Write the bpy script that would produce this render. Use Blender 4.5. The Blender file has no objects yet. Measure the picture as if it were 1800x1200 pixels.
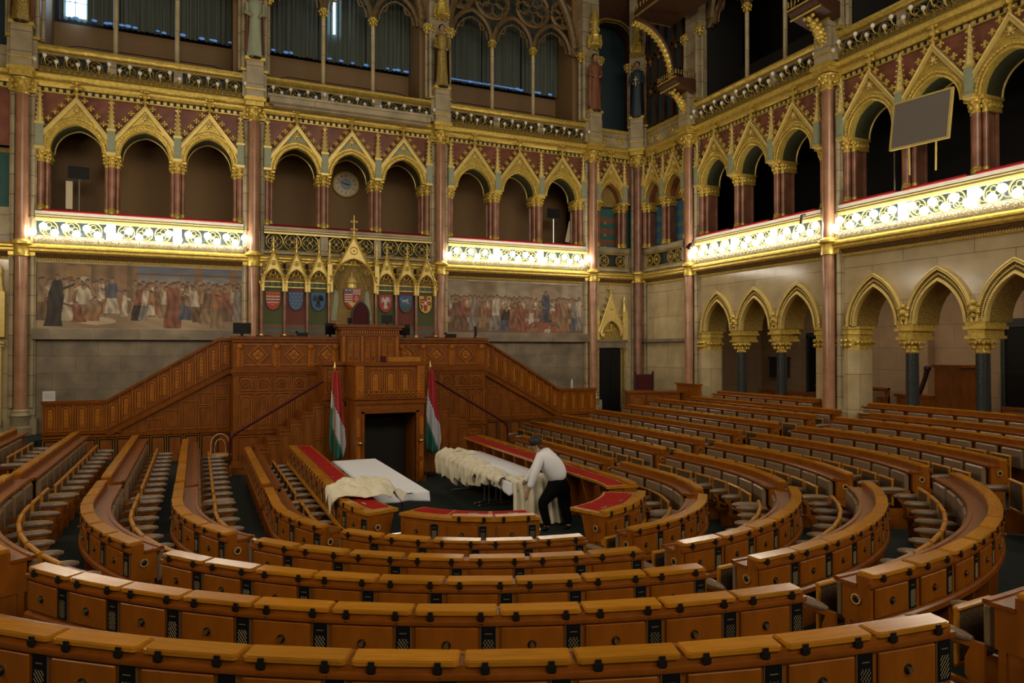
import bpy, math, random
import numpy as np
from math import sin, cos, pi, radians as R, atan2, hypot
random.seed(7)
S = bpy.context.scene
COL = S.collection
PI = pi

# ------------------------------------------------------------------ materials
def mat(name, rgb, rough=.5, metal=0., noise=None, bump=0., spec=.5, coat=0., emit=None, scale=(1,1,1), rgb2=None, nscale=6., var=0.):
    m = bpy.data.materials.new(name); m.use_nodes = True
    nt = m.node_tree; N = nt.nodes; L = nt.links
    b = N['Principled BSDF']
    b.inputs['Base Color'].default_value = (*rgb, 1)
    b.inputs['Roughness'].default_value = rough
    b.inputs['Metallic'].default_value = metal
    b.inputs['Specular IOR Level'].default_value = spec
    b.inputs['Coat Weight'].default_value = coat
    b.inputs['Coat Roughness'].default_value = .18
    if emit:
        b.inputs['Emission Color'].default_value = (*emit[0], 1); b.inputs['Emission Strength'].default_value = emit[1]
    if noise or bump or var:
        tc = N.new('ShaderNodeTexCoord'); mp = N.new('ShaderNodeMapping'); mp.inputs['Scale'].default_value = scale
        L.new(tc.outputs['Object'], mp.inputs['Vector'])
        vec = mp.outputs['Vector']
        if var:
            oi = N.new('ShaderNodeObjectInfo'); ml = N.new('ShaderNodeVectorMath'); ml.operation = 'ADD'
            sc = N.new('ShaderNodeMath'); sc.operation = 'MULTIPLY'; sc.inputs[1].default_value = 40
            L.new(oi.outputs['Random'], sc.inputs[0]); L.new(vec, ml.inputs[0]); L.new(sc.outputs[0], ml.inputs[1]); vec = ml.outputs[0]
        nz = N.new('ShaderNodeTexNoise'); nz.inputs['Scale'].default_value = nscale; nz.inputs['Detail'].default_value = 5
        L.new(vec, nz.inputs['Vector'])
        if noise:
            cr = N.new('ShaderNodeValToRGB')
            cr.color_ramp.elements[0].position = .32; cr.color_ramp.elements[1].position = .68
            a = rgb2 or tuple(c*(1-noise) for c in rgb)
            cr.color_ramp.elements[0].color = (*a, 1); cr.color_ramp.elements[1].color = (*rgb, 1)
            L.new(nz.outputs['Fac'], cr.inputs['Fac']); out = cr.outputs['Color']
            if var:
                hs = N.new('ShaderNodeHueSaturation'); mr = N.new('ShaderNodeMapRange')
                mr.inputs['To Min'].default_value = 1-var; mr.inputs['To Max'].default_value = 1+var
                L.new(oi.outputs['Random'], mr.inputs['Value']); L.new(mr.outputs[0], hs.inputs['Value']); L.new(out, hs.inputs['Color']); out = hs.outputs['Color']
            L.new(out, b.inputs['Base Color'])
        if bump:
            bp = N.new('ShaderNodeBump'); bp.inputs['Strength'].default_value = bump; bp.inputs['Distance'].default_value = .02
            L.new(nz.outputs['Fac'], bp.inputs['Height']); L.new(bp.outputs[0], b.inputs['Normal'])
    return m

def blocks(name, rgb, rgb2, rough=.35, bw=.9, bh=.42, rgb3=(.03,.02,.01), bump=.1, nz=.35):
    """ashlar marble: brick pattern laid out in x+y, z of the object"""
    m = bpy.data.materials.new(name); m.use_nodes = True
    nt = m.node_tree; N = nt.nodes; L = nt.links; b = N['Principled BSDF']
    tc = N.new('ShaderNodeTexCoord'); sp = N.new('ShaderNodeSeparateXYZ'); L.new(tc.outputs['Object'], sp.inputs[0])
    ad = N.new('ShaderNodeMath'); L.new(sp.outputs['X'], ad.inputs[0]); L.new(sp.outputs['Y'], ad.inputs[1])
    cb = N.new('ShaderNodeCombineXYZ'); L.new(ad.outputs[0], cb.inputs['X']); L.new(sp.outputs['Z'], cb.inputs['Y'])
    br = N.new('ShaderNodeTexBrick'); br.inputs['Scale'].default_value = 1
    br.inputs['Brick Width'].default_value = bw; br.inputs['Row Height'].default_value = bh
    br.inputs['Mortar Size'].default_value = .006; br.inputs['Color1'].default_value = (*rgb,1); br.inputs['Color2'].default_value = (*rgb2,1)
    br.inputs['Mortar'].default_value = (*rgb3,1); L.new(cb.outputs[0], br.inputs['Vector'])
    no = N.new('ShaderNodeTexNoise'); no.inputs['Scale'].default_value = 2.2; no.inputs['Detail'].default_value = 8; L.new(tc.outputs['Object'], no.inputs['Vector'])
    mr = N.new('ShaderNodeMapRange'); mr.inputs['From Min'].default_value=.3; mr.inputs['From Max'].default_value=.7; mr.inputs['To Min'].default_value = 1-nz; mr.inputs['To Max'].default_value = 1+nz*.6
    L.new(no.outputs['Fac'], mr.inputs['Value'])
    hs = N.new('ShaderNodeHueSaturation'); L.new(br.outputs['Color'], hs.inputs['Color']); L.new(mr.outputs[0], hs.inputs['Value'])
    L.new(hs.outputs[0], b.inputs['Base Color']); b.inputs['Roughness'].default_value = rough
    return m

def vcol(name, rough=.6):
    m = bpy.data.materials.new(name); m.use_nodes = True
    N = m.node_tree.nodes; a = N.new('ShaderNodeVertexColor'); a.layer_name = 'Col'
    m.node_tree.links.new(a.outputs['Color'], N['Principled BSDF'].inputs['Base Color'])
    N['Principled BSDF'].inputs['Roughness'].default_value = rough
    return m

M = {}
M['lid'] = mat('polished_oak_lid', (.50,.20,.014), .15, noise=.22, scale=(1.2,9,9), nscale=5, var=.12, spec=.32)
M['oak'] = mat('oak_body', (.30,.088,.006), .33, noise=.35, scale=(1,1,.25), nscale=9, spec=.28)
M['oakd'] = mat('oak_dark', (.28,.082,.007), .4, noise=.35, scale=(1,1,.3), nscale=9, spec=.25)
M['oakr'] = mat('oak_ledge', (.25,.068,.006), .25, spec=.35, noise=.3, nscale=7)
M['frame'] = mat('golden_oak_frame', (.50,.20,.014), .25, noise=.25, nscale=12, spec=.4)
M['dkwood'] = mat('dark_wood', (.035,.010,.005), .35)
M['leather'] = mat('taupe_leather', (.225,.150,.088), .28, noise=.12, nscale=25, bump=.15, spec=.5)
M['perf'] = mat('perforated_panel', (.14,.08,.035), .6, noise=.8, nscale=90)
M['black'] = mat('black_plastic', (.006,.006,.007), .45, spec=.25)
M['hinge'] = mat('dark_hinge', (.012,.008,.006), .4)
M['palest'] = mat('pale_limestone', (.56,.52,.42), .5, noise=.12)
M['scroll'] = mat('worn_gilt_scroll', (.52,.44,.26), .45, .3, noise=.45, nscale=20)
M['friez'] = mat('dark_gilt_frieze', (.25,.145,.05), .5, .2, noise=.6, nscale=30, bump=.6)
M['lattice'] = mat('lattice_brass', (.34,.26,.13), .4, .6)
M['oakf'] = mat('oak_relief', (.46,.155,.011), .35, noise=.3, nscale=10, spec=.3)
M['oakp'] = mat('oak_panelling', (.44,.138,.010), .33, noise=.35, scale=(1,1,.3), nscale=9, spec=.3)
M['oriel'] = mat('oriel_wood', (.085,.032,.012), .5, noise=.3)
M['brass'] = mat('brass', (.65,.45,.18), .3, .9)
M['silver'] = mat('chrome', (.6,.6,.6), .22, .95)
M['gold'] = mat('gilding', (.84,.60,.12), .34, .42, noise=.35, nscale=14, bump=.25)
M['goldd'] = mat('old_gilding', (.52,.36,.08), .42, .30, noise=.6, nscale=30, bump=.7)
M['goldp'] = mat('pale_gilding', (.90,.69,.22), .36, .35, noise=.15, nscale=9)
M['sage'] = mat('sage_painted_stone', (.38,.42,.27), .5, noise=.15)
M['stone'] = blocks('grey_limestone', (.48,.39,.235), (.42,.335,.20), bw=3.1, bh=.47)
M['marble'] = blocks('cream_marble', (.62,.50,.285), (.55,.43,.24), rough=.13, bw=1.5, bh=.8, nz=.2, rgb3=(.2,.15,.08))
M['wallg'] = blocks('mottled_grey_marble', (.30,.245,.165), (.235,.185,.125), rough=.35, bw=.95, bh=.40, nz=.4, rgb3=(.17,.13,.09))
M['redm'] = mat('red_marble', (.38,.165,.095), .28, noise=.5, nscale=3.5, rgb2=(.20,.085,.05), spec=.6)
M['redp'] = mat('red_marble_field', (.35,.13,.08), .18, noise=.5, nscale=3., rgb2=(.21,.08,.055), spec=.6)
M['pinkm'] = mat('orange_marble', (.48,.25,.135), .2, noise=.5, nscale=3.0, rgb2=(.33,.155,.085), spec=.6)
M['granite'] = mat('dark_granite', (.05,.06,.065), .25, noise=.7, nscale=45)
M['beige'] = blocks('ambulatory_plaster', (.42,.285,.18), (.39,.26,.16), bw=1.1, bh=.6, nz=.12, rgb3=(.22,.15,.09))
M['brown'] = mat('brown_damask_wall', (.30,.175,.07), .7, noise=.3, nscale=40)
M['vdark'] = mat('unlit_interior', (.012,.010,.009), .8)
M['green'] = mat('dark_green_carpet', (.007,.017,.013), .9, noise=.3, nscale=60)
M['velvet'] = mat('crimson_velvet', (.20,.010,.014), .85, spec=.1)
M['felt'] = mat('red_felt', (.36,.012,.010), .85, spec=.1)
M['white'] = mat('white_linen', (.93,.94,.99), .8)
M['cream'] = mat('cream_cloth', (.84,.76,.57), .8, noise=.1, nscale=6)
M['flagr'] = mat('flag_red', (.45,.03,.035), .6); M['flagw'] = mat('flag_white', (.55,.56,.60), .6); M['flagg'] = mat('flag_green', (.015,.13,.09), .6)
M['shirt'] = mat('white_shirt', (.90,.91,.96), .8)
M['trouser'] = mat('black_trousers', (.004,.004,.005), .8, spec=.1)
M['skin'] = mat('skin', (.42,.22,.14), .5)
M['hair'] = mat('dark_hair', (.02,.012,.008), .6)
M['blind'] = mat('grey_green_blind', (.15,.18,.15), .7, noise=.5, scale=(14,14,.2), nscale=3)
M['navy'] = mat('blue_grey_panel', (.030,.055,.07), .5)
M['blue'] = mat('shield_blue', (.03,.12,.30), .45); M['sred'] = mat('shield_red', (.42,.03,.02), .45)
M['swhite'] = mat('shield_white', (.62,.60,.55), .45); M['sgold'] = mat('shield_gold', (.65,.42,.08), .4, .3)
M['sgreen'] = mat('panel_green', (.10,.12,.03), .6, noise=.4, nscale=30); M['spanel'] = mat('panel_red', (.22,.045,.025), .6, noise=.4, nscale=30)
M['steel'] = mat('teal_panel', (.10,.17,.15), .6, noise=.2, nscale=20)
M['dblack'] = mat('dentil_black', (.012,.02,.018), .5)
M['globe'] = mat('unlit_globe', (.9,.9,.95), .25, emit=None)
M['lit'] = mat('lit_globe', (1,.95,.85), .3, emit=((1.,.93,.80), 23.))
M['screen'] = mat('grey_screen', (.20,.175,.15), .5)
M['clockf'] = mat('clock_face', (.85,.74,.50), .5)
M['clockb'] = mat('clock_blue', (.35,.42,.48), .5)
M['rust'] = mat('rust_paint', (.26,.09,.04), .6, noise=.2); M['teal'] = mat('teal_paint', (.035,.14,.13), .6, noise=.2)
M['ochre'] = mat('ochre_paint', (.42,.27,.06), .6, noise=.4, nscale=18); M['bluep'] = mat('blue_paint', (.03,.13,.24), .6, noise=.2)
M['brownst'] = mat('bronze_tracery', (.24,.15,.06), .45, .2, noise=.4, nscale=10)
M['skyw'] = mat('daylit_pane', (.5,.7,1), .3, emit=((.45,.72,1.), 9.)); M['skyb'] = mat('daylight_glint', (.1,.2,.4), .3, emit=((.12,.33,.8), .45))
M['caneL'] = mat('bentwood', (.50,.26,.10), .35)
M['paper'] = mat('paper', (.6,.6,.58), .7)
M['maroon'] = mat('maroon_leather', (.06,.005,.007), .5, spec=.2)

# ------------------------------------------------------------------ mesh builder
class MB:
    def __init__(s): s.v = []; s.f = []; s.m = []; s.cm = 0
    def mi(s, i): s.cm = i; return s
    def add(s, vs, fs):
        o = len(s.v); s.v += [tuple(map(float, p)) for p in vs]
        for f in fs: s.f.append([o+i for i in f]); s.m.append(s.cm)
        return s
    def box(s, x0, x1, y0, y1, z0, z1):
        return s.add([(x0,y0,z0),(x1,y0,z0),(x1,y1,z0),(x0,y1,z0),(x0,y0,z1),(x1,y0,z1),(x1,y1,z1),(x0,y1,z1)],
                     [(0,3,2,1),(4,5,6,7),(0,1,5,4),(1,2,6,5),(2,3,7,6),(3,0,4,7)])
    def bbox(s, x0, x1, y0, y1, z0, z1, b=.006):
        """box with chamfered edges"""
        xs = (x0, x1); ys = (y0, y1); zs = (z0, z1); vs = []; idx = {}
        for i in (0,1):
            for j in (0,1):
                for k in (0,1):
                    sx = b if i == 0 else -b; sy = b if j == 0 else -b; sz = b if k == 0 else -b
                    for t, p in enumerate(((xs[i], ys[j]+sy, zs[k]+sz), (xs[i]+sx, ys[j], zs[k]+sz), (xs[i]+sx, ys[j]+sy, zs[k]))):
                        idx[i,j,k,t] = len(vs); vs.append(p)
        I = idx; fs = []
        for i in (0,1):
            q = [I[i,0,0,0], I[i,1,0,0], I[i,1,1,0], I[i,0,1,0]]; fs.append(q if i else q[::-1])
        for j in (0,1):
            q = [I[0,j,0,1], I[0,j,1,1], I[1,j,1,1], I[1,j,0,1]]; fs.append(q if j else q[::-1])
        for k in (0,1):
            q = [I[0,0,k,2], I[1,0,k,2], I[1,1,k,2], I[0,1,k,2]]; fs.append(q if k else q[::-1])
        for i in (0,1):
            for j in (0,1):
                q = [I[i,j,0,0], I[i,j,1,0], I[i,j,1,1], I[i,j,0,1]]; fs.append(q if (i+j)%2 else q[::-1])
        for i in (0,1):
            for k in (0,1):
                q = [I[i,0,k,0], I[i,1,k,0], I[i,1,k,2], I[i,0,k,2]]; fs.append(q if (i+k)%2 == 0 else q[::-1])
        for j in (0,1):
            for k in (0,1):
                q = [I[0,j,k,1], I[1,j,k,1], I[1,j,k,2], I[0,j,k,2]]; fs.append(q if (j+k)%2 else q[::-1])
        for i in (0,1):
            for j in (0,1):
                for k in (0,1):
                    q = [I[i,j,k,0], I[i,j,k,1], I[i,j,k,2]]; fs.append(q if (i+j+k)%2 else q[::-1])
        return s.add(vs, fs)
    def prism(s, poly, y0, y1, plane='xz'):
        """extrude a simple polygon; plane xz: extruded in y; xy: extruded in z; yz: extruded in x"""
        n = len(poly)
        def P(a, b, c): return {'xz': (a, c, b), 'xy': (a, b, c), 'yz': (c, a, b)}[plane]
        vs = [P(a, b, y0) for a, b in poly] + [P(a, b, y1) for a, b in poly]
        fs = [tuple(range(n)), tuple(range(2*n-1, n-1, -1))] + [(i, n+i, n+(i+1)%n, (i+1)%n) for i in range(n)]
        return s.add(vs, fs)
    def strip(s, A, B, y0, y1):
        """solid between two equal-length xz polylines A and B, from y0 to y1"""
        n = len(A); vs = []
        for (a, b) in zip(A, B): vs += [(a[0],y0,a[1]), (b[0],y0,b[1]), (a[0],y1,a[1]), (b[0],y1,b[1])]
        fs = []
        for i in range(n-1):
            o = 4*i; p = o+4
            fs += [(o,o+1,p+1,p), (o+2,p+2,p+3,o+3), (o,p,p+2,o+2), (o+1,o+3,p+3,p+1)]
        fs += [(0,2,3,1), (4*n-4,4*n-3,4*n-1,4*n-2)]
        return s.add(vs, fs)
    def tube(s, pts, r, seg=8, closed=False, cap=True):
        n = len(pts); vs = []; rr = r if isinstance(r, (list, tuple)) else [r]*n
        P = [np.array(p, float) for p in pts]; up = np.array((0,0,1.))
        for i in range(n):
            if closed: t = P[(i+1) % n]-P[i-1]
            else: t = P[min(i+1,n-1)]-P[max(i-1,0)]
            t = t/(np.linalg.norm(t)+1e-9); a = np.cross(t, up)
            if np.linalg.norm(a) < .05: a = np.cross(t, (0,1.,0))
            a /= np.linalg.norm(a)+1e-9; b = np.cross(t, a)
            if i and np.dot(a, pa) < 0: a = -a; b = -b
            pa = a
            for k in range(seg):
                w = 2*PI*k/seg; vs.append(P[i]+rr[i]*(cos(w)*a+sin(w)*b))
        fs = []
        for i in range(n if closed else n-1):
            j = (i+1) % n
            for k in range(seg):
                l = (k+1) % seg; fs.append((i*seg+k, j*seg+k, j*seg+l, i*seg+l))
        if cap and not closed: fs += [tuple(range(seg))[::-1], tuple((n-1)*seg+k for k in range(seg))]
        return s.add(vs, fs)
    def lathe(s, prof, seg=16, c=(0,0,0), half=False):
        vs = []; n = len(prof)
        for r, z in prof:
            for k in range(seg): w = 2*PI*k/seg; vs.append((c[0]+r*cos(w), c[1]+r*sin(w), c[2]+z))
        fs = [(i*seg+k, i*seg+(k+1)%seg, (i+1)*seg+(k+1)%seg, (i+1)*seg+k) for i in range(n-1) for k in range(seg)]
        fs += [tuple(range(seg))[::-1], tuple((n-1)*seg+k for k in range(seg))]
        return s.add(vs, fs)
    def ball(s, c, r, seg=8, rings=5, sq=(1,1,1)):
        vs = [(c[0],c[1],c[2]-r*sq[2])]
        for i in range(1, rings):
            a = -PI/2+PI*i/rings
            for k in range(seg): w = 2*PI*k/seg; vs.append((c[0]+r*sq[0]*cos(a)*cos(w), c[1]+r*sq[1]*cos(a)*sin(w), c[2]+r*sq[2]*sin(a)))
        vs.append((c[0],c[1],c[2]+r*sq[2])); fs = []
        for k in range(seg):
            l = (k+1) % seg; fs.append((0, 1+l, 1+k))
            for i in range(rings-2): o = 1+i*seg; fs.append((o+k, o+l, o+seg+l, o+seg+k))
            o = 1+(rings-2)*seg; fs.append((o+k, o+l, len(vs)-1))
        return s.add(vs, fs)
    def ring(s, c, rad, r, seg=20, ts=6):
        return s.tube([(c[0]+rad*cos(2*PI*k/seg), c[1], c[2]+rad*sin(2*PI*k/seg)) for k in range(seg)], r, ts, closed=True)
    def build(s, name, ms, parent=None, smooth=True, loc=None, rz=0, angle=35):
        me = bpy.data.meshes.new(name); me.from_pydata(s.v, [], s.f)
        ms = ms if isinstance(ms, (list, tuple)) else [ms]
        for m in ms: me.materials.append(M[m] if isinstance(m, str) else m)
        if len(ms) > 1: me.polygons.foreach_set('material_index', s.m)
        if smooth:
            me.polygons.foreach_set('use_smooth', [True]*len(me.polygons))
            me.set_sharp_from_angle(angle=R(angle))
        me.update()
        o = bpy.data.objects.new(name, me); COL.objects.link(o)
        if parent: o.parent = parent
        if loc: o.location = loc
        o.rotation_euler.z = rz
        return o

def tag(o, label, cat, group=None, kind=None):
    if label: o['label'] = label
    if cat: o['category'] = cat
    if group: o['group'] = group
    if kind: o['kind'] = kind
    return o
def thing(name, loc, rz, label, cat, group=None):
    o = bpy.data.objects.new(name, None); COL.objects.link(o); o.location = loc; o.rotation_euler.z = rz
    o.empty_display_size = .1
    return tag(o, label, cat, group)
def struct(name, mb, m, **k):
    o = mb.build(name, m, **k); o['kind'] = 'structure'; return o
def kids(o): return KIDS.get(o.name, None) or list(o.children)
KIDS = {}
def dup(o, loc, rz, label=None, group=None):
    r = o.copy(); COL.objects.link(r); r.location = loc; r.rotation_euler.z = rz
    if label: r['label'] = label
    if group: r['group'] = group
    if o.name not in KIDS: KIDS[o.name] = [(c, list(c.children)) for c in o.children]
    for c, g in KIDS[o.name]:
        d = c.copy(); COL.objects.link(d); d.parent = r
        for e in g: x = e.copy(); COL.objects.link(x); x.parent = d
    return r
class Proto:
    """first use moves the original, later uses copy it"""
    def __init__(s, o): s.o = o; s.used = False
    def put(s, loc, rz, label, group=None):
        if not s.used:
            s.used = True; s.o.location = loc; s.o.rotation_euler.z = rz; s.o['label'] = label
            if group: s.o['group'] = group
            bpy.context.view_layer.update()
            return s.o
        return dup(s.o, loc, rz, label, group)
def part_copy(o, parent, loc, rz):
    c = o.copy(); COL.objects.link(c); c.parent = parent; c.location = loc; c.rotation_euler.z = rz
    for e in SUB.get(o.name, []): x = e.copy(); COL.objects.link(x); x.parent = c
    return c
SUB = {}
ORD = 'first second third fourth fifth sixth seventh eighth ninth tenth eleventh twelfth thirteenth fourteenth fifteenth sixteenth seventeenth eighteenth nineteenth twentieth'.split()
def ordn(i): return ORD[i] if i < 20 else 'twenty-' + ORD[i-20]

# ------------------------------------------------------------------ camera (eye 2.95 m above the chamber floor)
CZ = 2.95; FP = 1258.4; YAW = R(23.77); PIT = R(.675)
cd = bpy.data.cameras.new('camera'); cam = bpy.data.objects.new('camera', cd); COL.objects.link(cam)
cam.location = (0, 0, CZ); cam.rotation_euler = (PI/2+PIT, 0, -YAW)
cd.sensor_fit = 'HORIZONTAL'; cd.sensor_width = 36; cd.lens = FP/1800*36; cd.clip_end = 200; cd.clip_start = .05
S.camera = cam
def proj(x, y, z):
    f = x*sin(YAW)+y*cos(YAW); r = x*cos(YAW)-y*sin(YAW)
    if f < .3: return (-9999, -9999)
    zz = z-CZ; d = f*cos(PIT)+zz*sin(PIT); u = -f*sin(PIT)+zz*cos(PIT)
    return (900+FP*r/d, 600-FP*u/d)
def seen(x, y, z, m=60):
    u, v = proj(x, y, z); return -m < u < 1800+m and -m < v < 1200+m

# ------------------------------------------------------------------ benches
CX, CY = 3.913, 9.645
def at(r, s, ro=None):
    """point on the horseshoe of radius r; s is arc length from the near point, measured on radius ro"""
    ro = ro or r; q = ro*PI/2
    if abs(s) <= q:
        a = s/ro; return CX+r*sin(a), CY-r*cos(a), a
    sg = 1 if s > 0 else -1
    return CX+sg*r, CY+(abs(s)-q), sg*PI/2
# row: radius, top z near the middle, top z of the wings
ROWS = dict(E=(3.03,.966,.966), D=(4.18,1.122,1.085), C=(5.10,1.219,1.205), B=(6.13,1.372,1.32), A=(7.165,1.525,1.42), G=(8.2,1.60,1.556), H=(9.17,1.66,1.61), I=(9.62,1.80,1.78))
RNAME = dict(F='red-topped', E='innermost', D='second', C='third', B='fourth', A='fifth', G='sixth', H='seventh', I='outermost')

lidm = MB().prism([(-.243,.012),(-.225,-.002),(.225,-.002),(.243,.012),(.243,.122),(-.243,.122)], .0, .020, 'xy').prism([(-.236,.016),(-.220,.003),(.220,.003),(.236,.016),(.236,.117),(-.236,.117)], .020, .026, 'xy')
lid0 = lidm.build('lid', 'lid'); lid0.hide_render = True
hg = MB().box(-.014,.014,-.012,-.003,-.050,.022).box(-.021,.021,-.016,-.004,-.026,.004)
hinge0 = hg.build('hinge', 'hinge'); hinge0.hide_render = True
dr = MB().bbox(-.185,.185,-.014,.0,-.275,-.075,.004)
drawer0 = dr.build('drawer', 'oak')
knob0 = MB().tube([(0,-.014,-.175),(0,-.019,-.175)], .026, 12).mi(1).tube([(0,-.019,-.175),(0,-.036,-.175)], [.011,.016], 10).build('knob', ['hinge','brass'])
gr = MB(); gr.box(-.043,.043,-.012,0,-.275,-.068)
gr.mi(1).box(-.022,.022,-.0135,-.011,-.112,-.107)
for d in (-1, 1):
    for i in range(-7, 8):
        c = .026*i; pts = []
        for k in range(121):   # bars z = d*1.35*x + c, clipped to the panel
            x = -.031+.062*k/120; z = -.202+d*1.35*x+c
            if -.262 <= z <= -.142: pts.append((x, -.0130, z))
        if len(pts) > 8: gr.tube([pts[0], pts[-1]], .0010, 4)
gr.box(-.049,.049,-.006,0,-.285,-.062)
grille0 = gr.build('speaker_grille', ['black','lattice'])
for o in (lid0, hinge0, drawer0, knob0, grille0): COL.objects.unlink(o); o.hide_render = False

def place_part(src, par, loc, rz, sub=()):
    c = src.copy(); COL.objects.link(c); c.parent = par; c.location = loc; c.rotation_euler.z = rz
    if src is lid0: c.rotation_euler.x = R(2.2)
    for sp, off in sub:
        e = sp.copy(); COL.objects.link(e); e.parent = c; e.location = off; e.rotation_euler.z = 0
    return c

def sweep(mb, r, s0, s1, prof, z, step=.13, ends=True):
    n = max(2, int(abs(s1-s0)/step)); k = len(prof); vs = []
    for i in range(n+1):
        s = s0+(s1-s0)*i/n
        x, y, a = at(r, s); nx, ny = sin(a), -cos(a)
        for (d, h) in prof: vs.append((x+nx*d, y+ny*d, z+h))
    fs = []
    for i in range(n):
        for j in range(k):
            l = (j+1) % k; fs.append((i*k+j, i*k+l, (i+1)*k+l, (i+1)*k+j))
    if ends: fs += [tuple(range(k))[::-1], tuple(n*k+j for j in range(k))]
    mb.add(vs, fs)

def rosette(par, x, y, z, a, side):
    """round carved boss on the end panel, facing along the row"""
    mb = MB(); ty = side
    mb.tube([(0,0,0),(ty*.010,0,0)], .040, 16).mi(1)
    mb.tube([(ty*.010,0,0),(ty*.016,0,0)], [.024,.018], 12).mi(0)
    for k in range(16):
        w = 2*PI*k/16; mb.ball((ty*.010, .033*cos(w), .033*sin(w)), .006, 5, 4)
    return mb.build('rosette', ['brass','hinge'], par, loc=(x, y, z), rz=a)

def bench(row, s0, s1, wing, label, drawers=True, hinges=True, lowz=None, lids=True):
    r, zn, zw = ROWS[row]; z = zw if wing else zn
    xm, ym, am = at(r, (s0+s1)/2)
    root = thing('desk_bench', (0,0,0), 0, label, 'desk bench', 'curved oak desk benches')
    fl = lowz
    mb = MB()
    sweep(mb, r, s0, s1, [(-.012,-.0),(-.012,-.33),(-.235,-.33),(-.235,-.07),(-.122,-.07),(-.122,-.0)], z)
    sweep(mb, r, s0, s1, [(-.17,-.33),(-.17,fl-z),(-.215,fl-z),(-.215,-.33)], z)
    # posts under the desk
    L = s1-s0; n = max(1, round(L/.52))
    body = mb.build('body', 'oak', root)
    mb = MB()
    sweep(mb, r, s0-.012, s1+.012, [(.006,-.030),(.010,-.040),(.006,-.062),(-.02,-.062),(-.02,-.030)], z)
    sweep(mb, r, s0-.012, s1+.012, [(-.120,-.058),(-.120,-.085),(-.285,-.085),(-.290,-.072),(-.283,-.060)], z)
    sweep(mb, r, s0-.012, s1+.012, [(-.255,-.050),(-.255,-.066),(-.298,-.080),(-.300,-.062),(-.292,-.050)], z)
    sweep(mb, r, s0-.012, s1+.012, [(.0,-.296),(.014,-.31),(.018,-.345),(.004,-.36),(-.05,-.36),(-.05,-.296)], z)
    mb.build('ledge', 'oakr', root)
    post = MB().box(-.02,.02,.04,.20,fl,z-.33).build('support', 'oakd', root, smooth=False)
    for i in range(n+1):
        s = s0+.03+(L-.06)*i/n; x, y, a = at(r, s)
        if i and not seen(x, y, z-.5, 20): continue
        p_ = post if i == 0 else place_part(post, root, (0,0,0), 0)
        p_.location = (x, y, 0); p_.rotation_euler.z = a; continue
        nx, ny = sin(a), -cos(a); tx, ty = cos(a), sin(a)
        vs = []
        for zz in (fl, z-.33):
            for (d, t) in ((-.04,-.02),(-.04,.02),(-.20,.02),(-.20,-.02)): vs.append((x+nx*d+tx*t, y+ny*d+ty*t, zz))
    for i in range(n):
        s = s0+(i+.5)*L/n; x, y, a = at(r, s); nx, ny = sin(a), -cos(a); u = L/n
        if not seen(x, y, z, 120): continue
        if lids:
            place_part(lid0, root, (x-nx*.004, y-ny*.004, z-.002), a, [(hinge0, (-.15,0,0)), (hinge0, (.15,0,0))] if hinges else ())
        if drawers:
            x2, y2, a2 = at(r, s-.055); place_part(drawer0, root, (x2-sin(a2)*.012, y2+cos(a2)*.012, z), a2, [(knob0, (0,0,0))])
            x2, y2, a2 = at(r, s+.195); place_part(grille0, root, (x2-sin(a2)*.010, y2+cos(a2)*.010, z), a2)
    for s, sd in ((s0, -1), (s1, 1)):
        x, y, a = at(r, s)
        if seen(x, y, z, 10): rosette(root, x-sin(a)*.12, y+cos(a)*.12, z-.17, a, sd)
    return root

# ---- folding seat, origin at the desk's inner face at desk-top height; +y points to the middle of the chamber
seat = thing('folding_chair', (0,0,0), 0, 'seat', 'folding seat', 'leather folding seats')
pad = MB(); pad.bbox(-.212,.212,.0,.062,-.38,-.085,.018)
back = pad.build('backrest', 'leather', seat)
fr = MB()
w, zt, zb, y0 = .205, -.160, -.54, .225
fr.bbox(-w,w,y0-.022,y0+.022,zt-.034,zt,.010).bbox(-w,-w+.032,y0-.013,y0+.013,zb,zt-.02,.005).bbox(w-.032,w,y0-.013,y0+.013,zb,zt-.02,.005).bbox(-w,w,y0-.013,y0+.013,zb,zb+.03,.005)
frame_ = fr.build('seat_frame', 'frame', seat)
pp = MB().box(-w+.03,w-.03,y0-.006,y0+.006,zb+.02,zt-.028).build('perforated_panel', 'perf', frame_)
# armrest pad at the right-hand side of the seat
def arm_mesh():
    am = MB(); pts = [(.262,.09+.42*k/9,-.305+(.006*sin(PI*k/9))) for k in range(10)]
    rr = [.016,.030,.036,.038,.038,.038,.038,.037,.033,.017]
    am.tube(pts, rr, 10); return am
arm = arm_mesh().build('armrest', 'leather', seat)
sp = MB()
outer = [(.02,-.31),(.47,-.31),(.47,-.345),(.42,-.38),(.40,-.50),(.41,-.56),(.36,-.60),(.33,-.86),(.06,-.86),(.02,-.60)]
sp.prism([(.02,-.31),(.47,-.31),(.46,-.35),(.02,-.35)], .248,.276,'yz')
sp.prism([(.37,-.35),(.45,-.35),(.40,-.42),(.385,-.52),(.41,-.56),(.37,-.60),(.33,-.60)], .248,.276,'yz')
sp.prism([(.02,-.35),(.10,-.35),(.13,-.42),(.13,-.52),(.10,-.56),(.02,-.60)], .248,.276,'yz')
sp.prism([(.02,-.56),(.39,-.56),(.34,-.63),(.32,-.86),(.06,-.86),(.05,-.63)], .244,.280,'yz')
asup = sp.build('arm_support', 'oak', seat)
bpy.context.view_layer.update()
seat2 = thing('folding_chair', (0,0,0), 0, 'seat', 'folding seat', 'leather folding seats')
for src in (back, frame_, arm, asup):
    c = src.copy(); COL.objects.link(c); c.parent = seat2
    if src is frame_: e = pp.copy(); COL.objects.link(e); e.parent = c
    if src in (arm, asup): c = src.copy(); COL.objects.link(c); c.parent = seat2; c.location.x = -.524
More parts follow.
